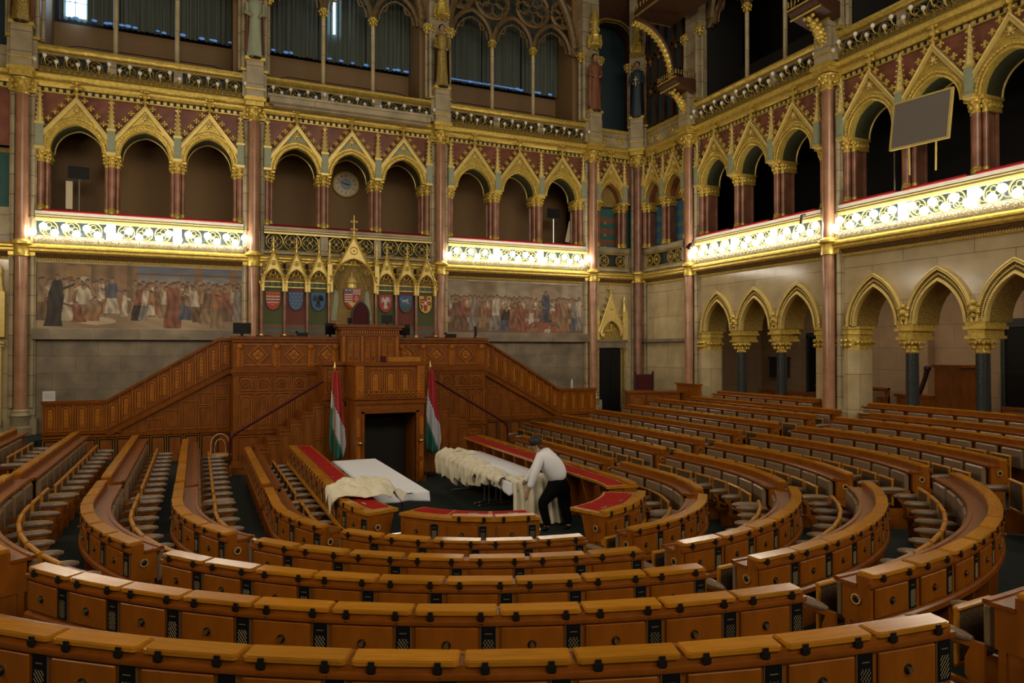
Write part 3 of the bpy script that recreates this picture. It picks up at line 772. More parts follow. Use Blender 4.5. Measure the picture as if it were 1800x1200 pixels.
# ------------------------------------------------------------------ balustrades and lamps
def quatre(mb, x, z, r, y=-.03):
    mb.ring((x, y, z), r, .016, 20, 5)
    for k in range(4):
        a = k*PI/2; mb.ring((x+r*.44*cos(a), y, z+r*.44*sin(a)), r*.33, .010, 10, 4)
    mb.ball((x, y-.01, z), r*.24, 8, 5)
def make_bal(kind):
    lab = dict(lit='white stone balustrade with gilt circles and crimson rail', plain='gilded balustrade with dark openings', up='upper balustrade')[kind]
    t = thing('balustrade', (0,0,0), 0, lab, 'balustrade', 'balustrades')
    up = kind == 'up'
    z0, z1 = (9.60, 9.98) if up else ((5.60, 6.08) if kind == 'plain' else (5.66, 6.02))
    mb = MB()
    for u in (-2.42, -.735, .735, 2.42): mb.box(u-.10, u+.10, -.06, .09, z0-.05, z1+.05)
    mb.box(-2.3, 2.3, -.05, .1, z1, z1+.05).box(-2.3, 2.3, -.05, .1, z0-.08, z0-.03)
    if not up: mb.box(-2.3,2.3,-.12,.3,6.16,6.235).box(-2.3,2.3,-.08,.1,6.07,6.17)
    mb.build('frame', 'palest' if kind == 'lit' else 'stone', t)
    mb = MB().box(-2.3, 2.3, .045, .079, z0-.05, z1+.02); mb.build('backing', 'dblack' if kind != 'lit' else 'navy', t)
    mb = MB(); zc = (z0+z1)/2
    for c in (-1.55, 0, 1.55):
        n = 3; w = 1.22 if c == 0 else 1.38; cc = c if c == 0 else c+(.02 if c > 0 else -.02)
        for k in range(n): quatre(mb, cc+(k-1)*w/3, zc, min(w/6-.01, .22 if kind == 'plain' else .18))
        for zz in (z0-.01, z1+.0): mb.tube([(cc-w/2,-.055,zz),(cc+w/2,-.055,zz)], .014, 5)
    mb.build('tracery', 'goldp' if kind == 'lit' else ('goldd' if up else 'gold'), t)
    mb = MB()
    if up:
        mb.prism([(-.05-.10,10.04),(-.05-.16,10.10),(-.05-.14,10.16),(.1,10.16),(.1,10.02),(-.05,10.02)], -2.3, 2.3, 'yz')
        mb.build('top_rail', 'gold', t)
    else:
        mb.box(-2.3,2.3,-.13,-.04,6.03,6.07).box(-2.3,2.3,-.13,.0,6.115,6.13)
        mb.build('gilt_line', 'goldp', t)
        for c in (-1.5, 0, 1.5):
            MB().bbox(c-.66, c+.66, -.14, .12, 6.232, 6.285, .012).build('velvet_rest', 'velvet', t)
    # scrollwork band the lamp brackets grow from
    if kind != 'plain':
        mb = MB(); zb = 9.55 if up else 5.47; n = 34
        mb.box(-2.3, 2.3, -.10, -.04, zb, zb+.11)
        for k in range(n):
            x = -2.25+4.5*k/(n-1); mb.ring((x, -.14, zb+.075), .05, .011, 8, 4); mb.ball((x, -.15, zb+.075), .022, 5, 4); mb.ball((x+.065, -.12, zb+.145), .022, 5, 4)
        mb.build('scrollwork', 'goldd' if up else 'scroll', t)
    bpy.context.view_layer.update(); return Proto(t)
tag(MB().box(-2.2,2.15,-.50,-.05,9.42,9.60).box(-2.25,2.2,-.54,-.05,9.56,9.62).box(-2.1,2.1,-.40,-.05,9.36,9.44).build('ledge', 'stone', loc=(CX,YB,0), smooth=False), 'long grey stone ledge projecting below the middle upper balustrade', 'ledge')
BL = make_bal('lit'); BP = make_bal('plain'); BU = make_bal('up')
def make_lamp(lit, up=False):
    t = thing('globe_lamp', (0,0,0), 0, 'lamp', 'lamp', 'globe lamps')
    r = .085 if lit else .048
    mb = MB(); mb.tube([(0,.22,-.13),(0,.12,-.15),(0,.02,-.12),(0,0,-.05)], .010, 6).lathe([(.012,-.075),(.03,-.055),(.034,-.03)], 8); mb.build('bracket', 'goldp', t)
    MB().ball((0,0,0), r, 12, 8).build('globe', 'lit' if lit else 'globe', t)
    bpy.context.view_layer.update(); return Proto(t)
LA = make_lamp(True); LU = make_lamp(False)
for i, (bi, loc, rz, nm) in enumerate(BAYS):
    up_l = 'bronze-and-gold upper balustrade below the dark windows, %s' % nm
    BU.put(wp(loc, rz, 0, 0), rz, up_l, 'upper balustrades')
    if i == 1: BP.put(wp(loc, rz, 0, 0), rz, 'gilded balustrade with dark openings behind the canopy, no lamps', 'gallery balustrades')
    else: BL.put(wp(loc, rz, 0, 0), rz, 'white and gold gallery balustrade behind lit globes, %s' % nm, 'gallery balustrades')
    us = [-2.32+4.64*k/21 for k in range(22)]
    for k, u in enumerate(us):
        side = 'from left end' if i < 3 else 'from far end'
        hi = k % 2
        p = wp(loc, rz, u, -.30 if hi else -.24, 5.84 if hi else 5.71)
        if i != 1 and seen(*p, 60):
            LA.put(p, rz, 'glowing white globe lamp, %s %s, %s' % (ordn(k), side, nm), 'lit globe lamps along the gallery balustrade')
        p = wp(loc, rz, u, -.30 if hi else -.22, 9.86 if hi else 9.77)
        if seen(*p, 10):
            LU.put(p, rz, 'unlit milky globe lamp, %s %s, upper balustrade, %s' % (ordn(k), side, nm), 'unlit globe lamps along the upper balustrade')
# balustrades of the corner bays
for (loc, rz, cs, nm) in (((PX[3], YB, 0), 0, (.48, 1.08), 'above the corner door'), ((XR, YB, 0), -PI/2, (.62, 1.0, 1.72, 2.1), 'right of the corner pillar')):
    t = thing('balustrade', loc, rz, 'short stone balustrade with gilt flower rosettes, '+nm, 'balustrade', 'corner balustrades')
    mb = MB(); a, b = cs[0]-.3, cs[-1]+.3
    mb.box(a, b, -.05, .09, 5.5, 5.6).box(a, b, -.08, .09, 6.08, 6.24).box(a,a+.12,-.04,.09,5.5,6.2).box(b-.12,b,-.04,.09,5.5,6.2); mb.build('frame', 'stone', t)
    mb = MB().box(a, b, .05, .079, 5.5, 6.1); mb.build('backing', 'dblack', t)
    mb = MB()
    for c in cs: quatre(mb, c, 5.84, .165)
    for zz in (5.63, 6.05): mb.tube([(a,-.05,zz),(b,-.05,zz)], .018, 5)
    mb.build('tracery', 'gold', t)
    t = thing('balustrade', loc, rz, 'short upper balustrade with gilded ring openings, '+nm, 'balustrade', 'corner balustrades')
    mb = MB().box(a-.1, b+.1, -.02, .07, 9.56, 10.02); mb.build('frame', 'stone', t)
    mb = MB()
    for c in cs: quatre(mb, c, 9.8, .15)
    mb.box(a-.1, b+.1, -.07, .05, 10.02, 10.12); mb.build('tracery', 'gold', t)

# ------------------------------------------------------------------ murals (painted panels)
def mural(name, x0, x1, z0, z1, figs, bg, label, nx=420, nz=150, seed=1):
    rs = np.random.RandomState(seed)
    U, V = np.meshgrid(np.linspace(0,1,nx), np.linspace(0,1,nz)); C = bg(U, V, rs)
    asp = (x1-x0)/(z1-z0)
    for (cx, bot, top, w, col, col2, lean) in figs:
        H = top-bot; t = (V-bot)/H; x = (U-cx-lean*t*.02)*asp; w2 = w*asp
        head = ((x/.036)**2+((V-top+.045)/.05)**2) < 1
        hw = np.where(t < .84, w2*(.5-.22*t+.05*np.sin(9*t+cx*40)), w2*.28*np.sqrt(np.clip((.93-t)/.09, 0, 1)))
        body = (t > 0) & (t < .93) & (np.abs(x) < hw)
        arm = (np.abs(V-(bot+H*.68)-(x-.02)*(.5 if lean > 0 else -.35)) < .018) & (x*(1 if lean >= 0 else -1) > 0) & (np.abs(x) < w2*.95)
        fold = .86+.20*np.sin(x*42/(.5+w2)+cx*60+6*t+2*np.sin(t*7+cx*30))+.14*np.sin(x*21-t*11+cx*17)+.07*np.sin(V*33+x*20+cx*9)
        c1 = np.array(col)[None,None]*fold[...,None]; c2 = np.array(col2)[None,None]*fold[...,None]
        low = (t < .42)[...,None]
        C = np.where(body[...,None], np.where(low, c2, c1), C)
        C = np.where(arm[...,None], c1*.95, C)
        C = np.where(head[...,None], np.array((.30,.17,.10))[None,None]*(.75+.25*np.sin(x*60+1)[...,None]), C)
        hair = head & (V > top-.03); C = np.where(hair[...,None], np.array((.10,.05,.025))[None,None]*(1+.4*rs.rand()), C)
    sep = C.mean(-1, keepdims=True)*np.array((1.25,.86,.52))[None,None]; C = C*.62+sep*.38
    C = C*(1+.13*np.sin(U*37+3*np.sin(V*9))*np.sin(V*23+U*11))[...,None]*(1.12+.16*rs.rand(*U.shape))[...,None]; C = np.clip(C, .004, .8)
    X = x0+U*(x1-x0); Z = z0+V*(z1-z0)
    vs = np.stack([X.ravel(), np.zeros(X.size), Z.ravel()], 1)
    idx = np.arange(nx*nz).reshape(nz, nx); q = np.stack([idx[:-1,:-1], idx[:-1,1:], idx[1:,1:], idx[1:,:-1]], -1).reshape(-1, 4)
    me = bpy.data.meshes.new(name); me.vertices.add(len(vs)); me.vertices.foreach_set('co', vs.ravel())
    me.loops.add(q.size); me.loops.foreach_set('vertex_index', q.ravel().astype(np.int32)); me.polygons.add(len(q))
    me.polygons.foreach_set('loop_start', (np.arange(len(q))*4).astype(np.int32)); me.update(calc_edges=True)
    at_ = me.color_attributes.new('Col', 'FLOAT_COLOR', 'POINT'); at_.data.foreach_set('color', np.concatenate([C.reshape(-1,3), np.ones((nx*nz,1))], 1).ravel())
    me.materials.append(M['fresco'])
    root = thing('mural', (0, YB+.03, 0), 0, label, 'mural')
    p = bpy.data.objects.new('painting', me); COL.objects.link(p); p.parent = root
    fr = MB(); b = .045
    fr.box(x0-b,x1+b,-.02,.02,z1,z1+b).box(x0-b,x1+b,-.02,.02,z0-b,z0).box(x0-b,x0,-.02,.02,z0,z1).box(x1,x1+b,-.02,.02,z0,z1)
    fr.build('border', 'stone', root, smooth=False)
M['fresco'] = vcol('fresco_paint', .55)
def mixc(a, b, t): return a*(1-t[...,None])+b*t[...,None]
def A3(*c): return np.array(c)[None,None]
def bgL(U, V, rs):
    sky = mixc(A3(.34,.28,.19)+0*U[...,None], A3(.075,.15,.26)+0*U[...,None], np.clip((V-.62)/.3+.2*np.sin(U*40+V*9)*np.sin(V*30), 0, 1))
    wall = A3(.25,.15,.065)*(.85+.25*np.sin(U*70))[...,None]
    C = np.where((U < .46)[...,None], wall, sky)
    for cx in (.16,.22): C = np.where(((np.abs(U-cx) < .028) & (V > .62) & (V < .97))[...,None], A3(.30,.17,.05), C)
    for cx, w in ((.395,.02),(.46,.008),(.77,.02),(.955,.022),(.53,.003),(.68,.003)): C = np.where(((np.abs(U-cx) < w) & (V > .3))[...,None], A3(.26,.12,.06), C)
    C = np.where(((U > .46) & (V > .86) & (V < .885+.02*U))[...,None], A3(.14,.10,.07), C)
    ct = ((U > .48) & (V > .5) & (V < .74+.05*np.sin(U*50))); C = np.where(ct[...,None], mixc(A3(.36,.29,.17)+0*U[...,None], A3(.20,.13,.08)+0*U[...,None], .5+.5*np.sin(U*160)*np.sin(V*60)), C)
    fl = V < (.27+.02*np.sin(U*12)); C = np.where(fl[...,None], mixc(A3(.20,.14,.08)+0*U[...,None], A3(.36,.28,.17)+0*U[...,None], np.clip(.55+.4*np.sin(U*9+2)-.8*(.15-V), 0, 1)), C)
    e = ((U-.27)/.095)**2+((V-.12)/.06)**2 < 1; C = np.where(e[...,None], A3(.42,.34,.22), C)
    e = (((U-.215)*2.9/.09)**2+((V-.68)/.13)**2 < 1); C = np.where(e[...,None], A3(.42,.37,.27), C)
    return C
T = (.28,.17,.08); WHT = (.46,.42,.33); RD = (.26,.065,.03); BR = (.17,.085,.04); BK = (.035,.025,.02); BL_ = (.07,.09,.15); OR = (.33,.13,.045); GY = (.20,.19,.18)
crowd = [(.01+.022*k, .2+.03*(k%2), .74+.045*((k*7)%4)/3, .038, [BR,T,OR,T,WHT][(k*3)%5], [BR,T,RD][(k*5)%3], (k%3)-1) for k in range(46) if not .36 < .01+.022*k < .44]
figL = crowd+[(.02,.12,.78,.05,T,BR,0),(.135,.12,.8,.055,WHT,WHT,1),(.155,.14,.76,.04,T,WHT,0),(.075,.03,.83,.085,BK,BK,1),(.215,.13,.70,.09,WHT,T,0),(.245,.12,.50,.09,T,OR,1),(.195,.1,.42,.06,RD,RD,-1),
    (.345,.24,.81,.065,BL_,WHT,0),(.405,.2,.62,.03,WHT,WHT,0),(.46,.13,.72,.05,RD,BK,1),(.492,.14,.70,.04,WHT,GY,1),(.535,.22,.62,.04,OR,WHT,0),(.59,.18,.70,.045,WHT,T,1),(.64,.02,.76,.085,RD,RD,0),(.69,.16,.73,.05,BR,BL_,1),
    (.73,.15,.70,.04,T,BL_,-1),(.765,.12,.72,.055,WHT,BR,-1),(.805,.1,.68,.06,BR,T,1),(.87,.02,.74,.08,OR,T,0),(.925,.14,.70,.06,RD,BR,-1),(.975,.15,.72,.05,GY,GY,0)]
mural('mural', PX[0]+.27, PX[1]-.28, 3.47, 5.03, figL, bgL, 'long mural of robed figures before a blue sky, left of the golden canopy', seed=3)
def bgR(U, V, rs):
    C = mixc(A3(.22,.15,.08)+0*U[...,None], A3(.30,.26,.19)+0*U[...,None], np.clip(.5+.5*np.sin(U*14+1)+.25*np.sin(U*60), 0, 1))
    for cx, w in ((.38,.03),(.86,.02),(.97,.025)): C = np.where(((np.abs(U-cx) < w) & (V > .45))[...,None], A3(.33,.29,.21), C)
    e = (((U-.71)*2.9/.3)**2+((V-.78)/.18)**2 < 1); C = np.where(e[...,None], A3(.30,.22,.14), C)
    C = np.where((V < .2)[...,None], A3(.16,.07,.035)+0*U[...,None], C)
    C = np.where(((V < .24) & (np.abs(U-.7) < .17))[...,None], A3(.28,.06,.03), C)
    return C
crowd = [(.01+.021*k, .3, .70+.04*((k*5)%4)/3, .03, [BR,T,OR,WHT][(k*3)%4], [BR,RD][(k*5)%2], (k%3)-1) for k in range(47) if not .62 < .01+.021*k < .78]
figR = crowd+[(.04,.08,.66,.06,BR,BR,1),(.11,.06,.70,.07,RD,BR,-1),(.17,.05,.74,.05,GY,GY,1),(.24,.1,.62,.05,OR,T,1),(.33,.04,.76,.075,WHT,GY,1),(.40,.05,.52,.08,BK,BL_,1),(.46,.1,.68,.05,OR,RD,0),(.53,.03,.64,.085,RD,RD,-1),
    (.60,.18,.72,.04,T,WHT,0),(.71,.22,.86,.10,(.05,.06,.12),(.04,.045,.09),0),(.665,.3,.66,.045,T,BR,0),(.76,.28,.70,.05,WHT,OR,0),(.82,.05,.70,.06,RD,T,-1),(.87,.04,.74,.05,T,OR,-1),(.93,.04,.70,.055,GY,BL_,0),(.97,.06,.76,.05,WHT,GY,0),(.72,.02,.18,.05,BR,WHT,1),(.60,.02,.22,.08,RD,OR,1)]
mural('mural', PX[2]+.27, PX[3]-.28, 3.47, 5.0, figR, bgR, 'faded red-brown mural around an enthroned dark-blue figure, right of the canopy', seed=5)

# ------------------------------------------------------------------ gilded canopy behind the president's chair
def cusps(mb, A, r=.018):
    n = len(A)
    for f in (.22, .5, .78):
        k = int(f*(n-1)); x, z = A[k]; mb.ring((x*.82 if abs(x) > .05 else 0, -.05, z-(.09 if f == .5 else .02)), .06, .012, 10, 4)
def canopy(w, spring, ah, apex, fin, name, group):
    t = thing(name, (0,0,0), 0, 'c', 'arch', group)
    A = arch(0, w-.10, spring, ah, 8); n = len(A)
    G = [((w/2)*(1-k/8), spring+.02+(apex-spring-.02)*k/8) for k in range(9)]; G += [(-x, z) for x, z in G[-2::-1]]
    mb = MB().strip(A, G, -.10, .06); mb.tube([(x,-.10,z) for x, z in A], .016, 6)
    mb.box(-w/2,-w/2+.06,-.10,.06,spring-.25,spring+.03).box(w/2-.06,w/2,-.10,.06,spring-.25,spring+.03)
    mb.build('gable', 'goldp', t)
    mb = MB()
    for sg in (-1, 1):
        mb.tube([(sg*w/2*1.02,-.12,spring+.03),(0,-.12,apex+.03)], .024, 6)
        m_ = 5 if w < 1 else 8
        for k in range(m_):
            f = (k+.5)/m_; mb.ball((sg*w/2*(1-f)+sg*.03,-.12,spring+.06+(apex-spring)*f+.03), .028 if w < 1 else .04, 6, 4)
    mb.ring((0,-.11,spring+ah+(apex-spring-ah)*.36), .055 if w < 1 else .10, .012, 12, 4).ball((0,-.11,spring+ah+(apex-spring-ah)*.36), .03, 6, 4)
    mb.build('raking_crest', 'gold', t)
    mb = MB(); cusps(mb, arch(0, w-.12, spring, ah-.02, 8)); mb.build('cusping', 'gold', t)
    mb = MB().tube([(0,-.11,apex),(0,-.11,fin)], [.024,.010], 6)
    for f in (.35,.7):
        z = apex+(fin-apex)*f; q = (.05 if w < 1 else .075)
        mb.ball((0,-.11,z), q*.7, 6, 4)
        for sg in (-1, 1): mb.ball((sg*q,-.12,z), q*.42, 5, 4)
    mb.build('finial', 'goldp', t)
    bpy.context.view_layer.update(); return Proto(t)
SM = canopy(.57, 4.74, .34, 5.50, 5.92, 'canopy_gable', 'small gables of the gilded canopy')
YA = YB-.28
pan = [1.83, 2.41, 2.99, 4.83, 5.41, 5.99]
pw = ['far left', 'second from the left', 'just left of the tall gable', 'just right of the tall gable', 'second from the right', 'far right']
for x, w in zip(pan, pw): SM.put((x, YA, 0), 0, 'small gilded gable of the throne canopy, '+w, 'small gables of the gilded canopy')
BG = canopy(1.24, 4.76, .68, 6.02, 6.62, 'canopy_gable', None); BG.put((3.91, YA-.05, 0), 0, 'tall gilded central gable with finial above the chair')
def colm(name, r, z0, z1, m='redm'):
    t = thing(name, (0,0,0), 0, 'c', 'column', 'slender columns of the gilded canopy')
    MB().tube([(0,0,z0+.1),(0,0,z1-.14)], r, 10).build('shaft', m, t)
    mb = MB().lathe([(r*1.5,z0),(r*1.4,z0+.04),(r*1.1,z0+.09)], 10); mb.lathe([(r,z1-.15),(r*1.2,z1-.12),(r*1.1,z1-.09),(r*1.9,z1-.03),(r*1.9,z1)], 10)
    for k in range(6): a = k*PI/3; mb.ball((r*1.5*cos(a), r*1.5*sin(a), z1-.06), r*.5, 5, 4)
    mb.build('capital', 'gold', t); bpy.context.view_layer.update(); return Proto(t)
CC = colm('canopy_column', .038, 3.28, 4.74)
cxs = [1.545, 2.12, 2.70, 3.27, 4.55, 5.12, 5.70, 6.275]
for k, x in enumerate(cxs): CC.put((x, YA-.04, 0), 0, 'slender red canopy column with gilt capital, %s from the left' % ordn(k), 'slender columns of the gilded canopy')
# pinnacles flanking the tall gable
def spire():
    t = thing('pinnacle', (0,0,0), 0, 'p', 'pinnacle', 'pinnacles beside the tall gable')
    mb = MB().box(-.06,.06,-.10,.02,4.72,5.25).lathe([(.07,5.25),(.05,5.32),(.035,5.5),(.02,5.75),(.035,5.8),(.008,5.92)], 8, (0,-.04,0))
    for k in range(4):
        for a in range(4): mb.ball((.055*cos(a*PI/2), -.04+.055*sin(a*PI/2), 5.3+.12*k), .018, 5, 4)
    mb.build('spire', 'goldp', t); bpy.context.view_layer.update(); return Proto(t)
SPI = spire(); SPI.put((3.27, YA-.06, 0), 0, 'gilded pinnacle left of the tall central gable', 'pinnacles beside the tall gable'); SPI.put((4.55, YA-.06, 0), 0, 'gilded pinnacle right of the tall central gable', 'pinnacles beside the tall gable')
# painted back panels
for k, x in enumerate(pan):
    t = thing('painted_panel', (x, YA+.10, 0), 0, 'painted %s back panel with striped foot, %s under the canopy' % ('red' if k in (1, 4) else 'green', pw[k]), 'panel', 'painted back panels of the canopy')
    MB().box(-.25,.25,0,.05,3.62,4.62).build('field', 'spanel' if k in (1,4) else 'sgreen', t, smooth=False)
    MB().box(-.25,.25,0,.05,3.20,3.62).build('foot', 'steel', t, smooth=False)
    MB().box(-.25,.25,-.005,.03,3.52,3.60).box(-.25,.25,-.005,.03,3.35,3.42).build('band', 'rust', t, smooth=False)
    mb = MB().box(-.25,.25,-.01,.03,4.60,4.63).box(-.25,.25,-.01,.03,4.74,4.77).box(-.25,.25,-.01,.03,3.20,3.27)
    for q in range(3): mb.ring((-.15+.15*q,-.015,4.685), .03, .006, 8, 4)
    mb.build('gilt_line', 'gold', t)
    MB().box(-.25,.25,0,.04,4.63,4.74).build('frieze', 'teal' if k in (0,1,2) else 'steel', t, smooth=False)
    mb = MB().box(-.25,.25,0,.04,4.77,5.3).build('upper_field', 'ochre', t, smooth=False)
t = thing('painted_panel', (3.91, YA+.16, 0), 0, 'wide ochre patterned panel behind the coat of arms', 'panel')
MB().box(-.62,.62,0,.04,3.2,5.5).build('field', 'ochre', t, smooth=False)
mb = MB()
for i in range(11):
    for j in range(14): mb.ball((-.5+.1*i+.05*(j%2), -.004, 3.35+.09*j), .013, 5, 4, (1,.5,1))
mb.build('diaper_pattern', 'goldd', t)
# angel supporters as pale painted figures
mb = MB()
for sg in (-1, 1):
    mb.mi(0).prism([(sg*.42,3.75),(sg*.56,3.75),(sg*.50,4.3),(sg*.46,4.62),(sg*.38,4.62),(sg*.36,4.3)][::sg], -.03, .0)
    mb.mi(1).ball((sg*.42,-.02,4.70), .05, 8, 6); mb.mi(2).tube([(sg*.42,-.03,4.6),(sg*.30,-.03,4.95),(sg*.10,-.03,5.30)], [.05,.04,.01], 6)
mb.build('supporters', ['sage','skin','goldd'], t)
mb = MB().lathe([(.11,4.62),(.15,4.66),(.14,4.76),(.17,4.80),(.10,4.92),(.03,5.0)], 12, (0,-.03,0)).tube([(0,-.03,4.98),(0,-.03,5.08)], .012, 6).tube([(-.03,-.03,5.04),(.03,-.03,5.04)], .01, 6)
mb.build('crown', 'goldp', t)

# shields
def shield_poly(w, h, n=6):
    pts = [(-w/2, h*.38), (w/2, h*.38), (w/2, h*.02)]
    for k in range(1, n): a = PI/2*k/n; pts.append((w/2*cos(a)**.8, h*.02-h*.60*sin(a)))
    pts.append((0, -h*.60)); pts += [(-x, z) for x, z in pts[2:-1][::-1]]
    return pts
def inshape(x, z, w=.37, h=.50):
    if z > h*.38: return False
    if z > h*.02: return abs(x) < w/2
    q = (h*.02-z)/(h*.60)
    return q < 1 and abs(x) < w/2*math.sqrt(1-q*q)
def shield(x, z, field, deco, label, w=.37, h=.50):
    t = thing('heraldic_shield', (x, YA+.05, z), 0, label, 'shield', None)
    MB().prism(shield_poly(w, h), -.02, .02).build('field', field, t, smooth=False)
    for nm, m, mb in deco: mb.build(nm, m, t)
    return t
def lion(mb, x, z, s):
    mb.tube([(x-s,-.03,z),(x+s*.8,-.03,z+s*.15)], s*.28, 6).ball((x+s, -.03, z+s*.4), s*.38, 6, 4)
    for d in (-.8,-.3,.5,.9): mb.tube([(x+d*s,-.03,z),(x+d*s+.15*s,-.03,z-s*.75)], s*.13, 5)
    mb.tube([(x-s,-.03,z),(x-s*1.5,-.03,z+s*.8),(x-s*1.1,-.03,z+s)], s*.1, 5)
d = MB()
for zz in (.06,-.02,-.10): d.box(-.18 if zz > -.05 else -.15,.18 if zz > -.05 else .15,-.026,-.02,zz-.012,zz+.012)
l = MB()
for zz, xs in ((.13,(-.11,0,.11)),(.025,(-.11,0,.11)),(-.17,(0,))):
    for xx in xs: lion(l, xx, zz, .035)
shield(1.83, 4.30, 'sred', [('bars','swhite',d),('lions','sgold',l)], 'red shield with white bars and small gold lions, far left')
l = MB()
for i in range(4):
    for j in range(5):
        xx, zz = -.15+.1*i+(.05 if j%2 else 0), .14-.09*j
        if inshape(xx*1.1, zz-.02): l.ball((xx,-.026,zz), .018, 6, 4, (.5,.4,1.3)).tube([(xx-.025,-.026,zz),(xx+.025,-.026,zz)], .007, 5)
shield(2.41, 4.30, 'blue', [('lilies','sgold',l)], 'blue shield strewn with gold lilies')
def eagle(m_s):
    e = MB(); e.ball((0,-.03,-.02), .07, 8, 6, (.7,.3,1.3)).ball((0.02,-.03,.10), .03, 6, 5, (1,.5,1)).prism([(.04,.11),(.075,.095),(.04,.09)], -.035, -.02)
    for sg in (-1, 1):
        for k in range(5): a = R(75-28*k); e.tube([(sg*.03,-.03,.03),(sg*(.05+.10*cos(a)),-.03,.03+.11*sin(a))], [.022,.010], 5)
        e.tube([(sg*.02,-.03,-.08),(sg*.06,-.03,-.17)], .012, 5)
    e.prism([(-.02,-.10),(.02,-.10),(.05,-.21),(0,-.19),(-.05,-.21)][::-1], -.035, -.02); return e
shield(2.99, 4.30, 'blue', [('eagle','dblack',eagle(1))], 'blue shield with a black bird')
c = MB(); cr_ = MB()
for i in range(6):
    c.box(-.215,.0,-.026,-.02,.19-.065*i-.03,.19-.065*i) if i > 1 else None
for i in range(5):
    for j in range(5):
        if (i+j)%2 == 0: cr_.box(.01+.042*i,.05+.042*i,-.026,-.02,.05+.03*j,.08+.03*j)
st = MB()
for xx in (-.16,-.06): st.ball((xx,-.026,.16), .035, 8, 4, (1,.4,1))
bl = MB().box(-.225,0,-.024,-.019,.10,.215)
rd = MB().box(.02,.2,-.024,-.019,-.22,.04)
cross = MB().box(.095,.115,-.03,-.02,-.14,.02).box(.065,.145,-.03,-.02,-.04,-.02).box(.05,.16,-.03,-.02,-.09,-.07)
gd = MB().prism([(-.12,-.17),(.10,-.17),(.0,-.31)], -.026, -.02)
shield(3.91, 4.42, 'sred', [('bars','swhite',c),('chequers','swhite',cr_),('blue_quarter','blue',bl),('heads','sgold',st),('cross','swhite',cross),('base_point','sgold',gd)], 'large quartered coat of arms above the maroon chair', w=.45, h=.58)
shield(4.83, 4.30, 'sred', [('eagle','swhite',eagle(1))], 'red shield with a white eagle')
l = MB(); lion(l, -.03, .03, .08); gp = MB().prism([(-.15,-.12),(.15,-.12),(.08,-.24),(0,-.29),(-.08,-.24)], -.026, -.02); sg_ = MB().ball((.08,-.026,-.04), .03, 6, 4)
shield(5.41, 4.30, 'blue', [('leaping_beast','swhite',l),('green_base','sgreen',gp),('star','sgold',sg_)], 'blue shield with a white leaping beast and green base')
pb = MB().box(-.05,.05,-.026,-.02,-.24,.19).box(-.17,.17,-.026,-.02,-.02,.03); kb = MB(); lion(kb, -.11, .08, .04); lion(kb, .11, -.05, .035); kb.tube([(-.15,-.03,-.05),(-.09,-.03,-.12),(-.12,-.03,-.18)], .018, 6); kb.ball((.11,-.03,.12), .03, 6, 4)
wb = MB().box(-.04,.04,-.034,-.026,-.06,.04)
shield(5.99, 4.30, 'sgold', [('red_pale','sred',pb),('charges','dblack',kb),('white_charge','swhite',wb)], 'gold shield with red cross band and dark charges, far right')

# president's chair
t = thing('throne_chair', (4.0, 19.15, 0), 0, 'maroon arch-backed presiding chair beneath the coat of arms', 'chair')
A = arch(0, .42, 3.88, .34, 8)
MB().prism([(.21,2.9)]+A+[(-.21,2.9)], -.05, .05).build('backrest', 'maroon', t)
A2 = arch(0, .49, 3.88, .39, 8); mb = MB().strip([(.21,2.4)]+A+[(-.21,2.4)], [(.245,2.4)]+A2+[(-.245,2.4)], -.07, .06); mb.build('frame', 'dkwood', t)
MB().bbox(-.27,.27,-.5,.0,2.85,2.95,.02).build('seat', 'maroon', t)

# ------------------------------------------------------------------ rostrum: panelled woodwork
def panels(mb, x0, x1, z0, z1, n, y, arched=True, m=.03, d=.03):
    """framed panels in relief on a front facing -y; material 0 frame, 1 field"""
    w = (x1-x0)/n
    for k in range(n):
        a, b = x0+w*k+m, x0+w*(k+1)-m
        mb.mi(0).box(a-m*.5, a, y-d, y, z0+m, z1-m).box(b, b+m*.5, y-d, y, z0+m, z1-m).box(a-m*.5,b+m*.5,y-d,y,z1-m,z1-m*.4).box(a-m*.5,b+m*.5,y-d,y,z0+m*.4,z0+m)
        mb.mi(1)
        if arched:
            ww = b-a-.06; c = (a+b)/2; sp_ = z1-m-.04-ww/2
            if sp_ > z0+m+.05:
                Ao = arch(c, ww, sp_, ww*.48, 6); Ai = arch(c, ww-.04, sp_, ww*.48-.02, 6)
                mb.mi(0).strip([(c+ww/2-.02, z0+m+.04)]+Ai+[(c-ww/2+.02, z0+m+.04)], [(c+ww/2, z0+m+.03)]+Ao+[(c-ww/2, z0+m+.03)], y-.016, y+.002)
                mb.mi(1).prism([(c+ww/2-.05, z0+m+.07)]+arch(c, ww-.10, sp_, ww*.48-.05, 5)+[(c-ww/2+.05, z0+m+.07)], y-.010, y+.002)
                for q in range(4): mb.ball((c, y-.012, z0+m+.14+(sp_-z0-m-.14)*q/3), .022, 6, 4, (1,.5,1))
        else: mb.box(a+.03, b-.03, y-.012, y+.002, z0+m+.035, z1-m-.035)
YC = 17.8; YS = 18.6
root = thing('panelled_rostrum', (0,0,0), 0, 'long panelled oak rostrum front with diamond carvings below the canopy', 'rostrum')
xa, xb = .78, 7.05
MB().box(xa,xb,YC,19.6,.2,3.20).build('body', 'oakd', root, smooth=False)
mb = MB().box(xa-.06,xb+.06,YC-.09,YC+.5,3.20,3.27).box(xa-.03,xb+.03,YC-.05,YC+.3,3.13,3.20).box(xa-.05,xb+.05,YC-.07,YC+.1,2.42,2.50).box(xa-.02,xb+.02,YC-.04,YC,2.36,2.42).box(xa-.02,xb+.02,YC-.04,YC,2.50,2.56)
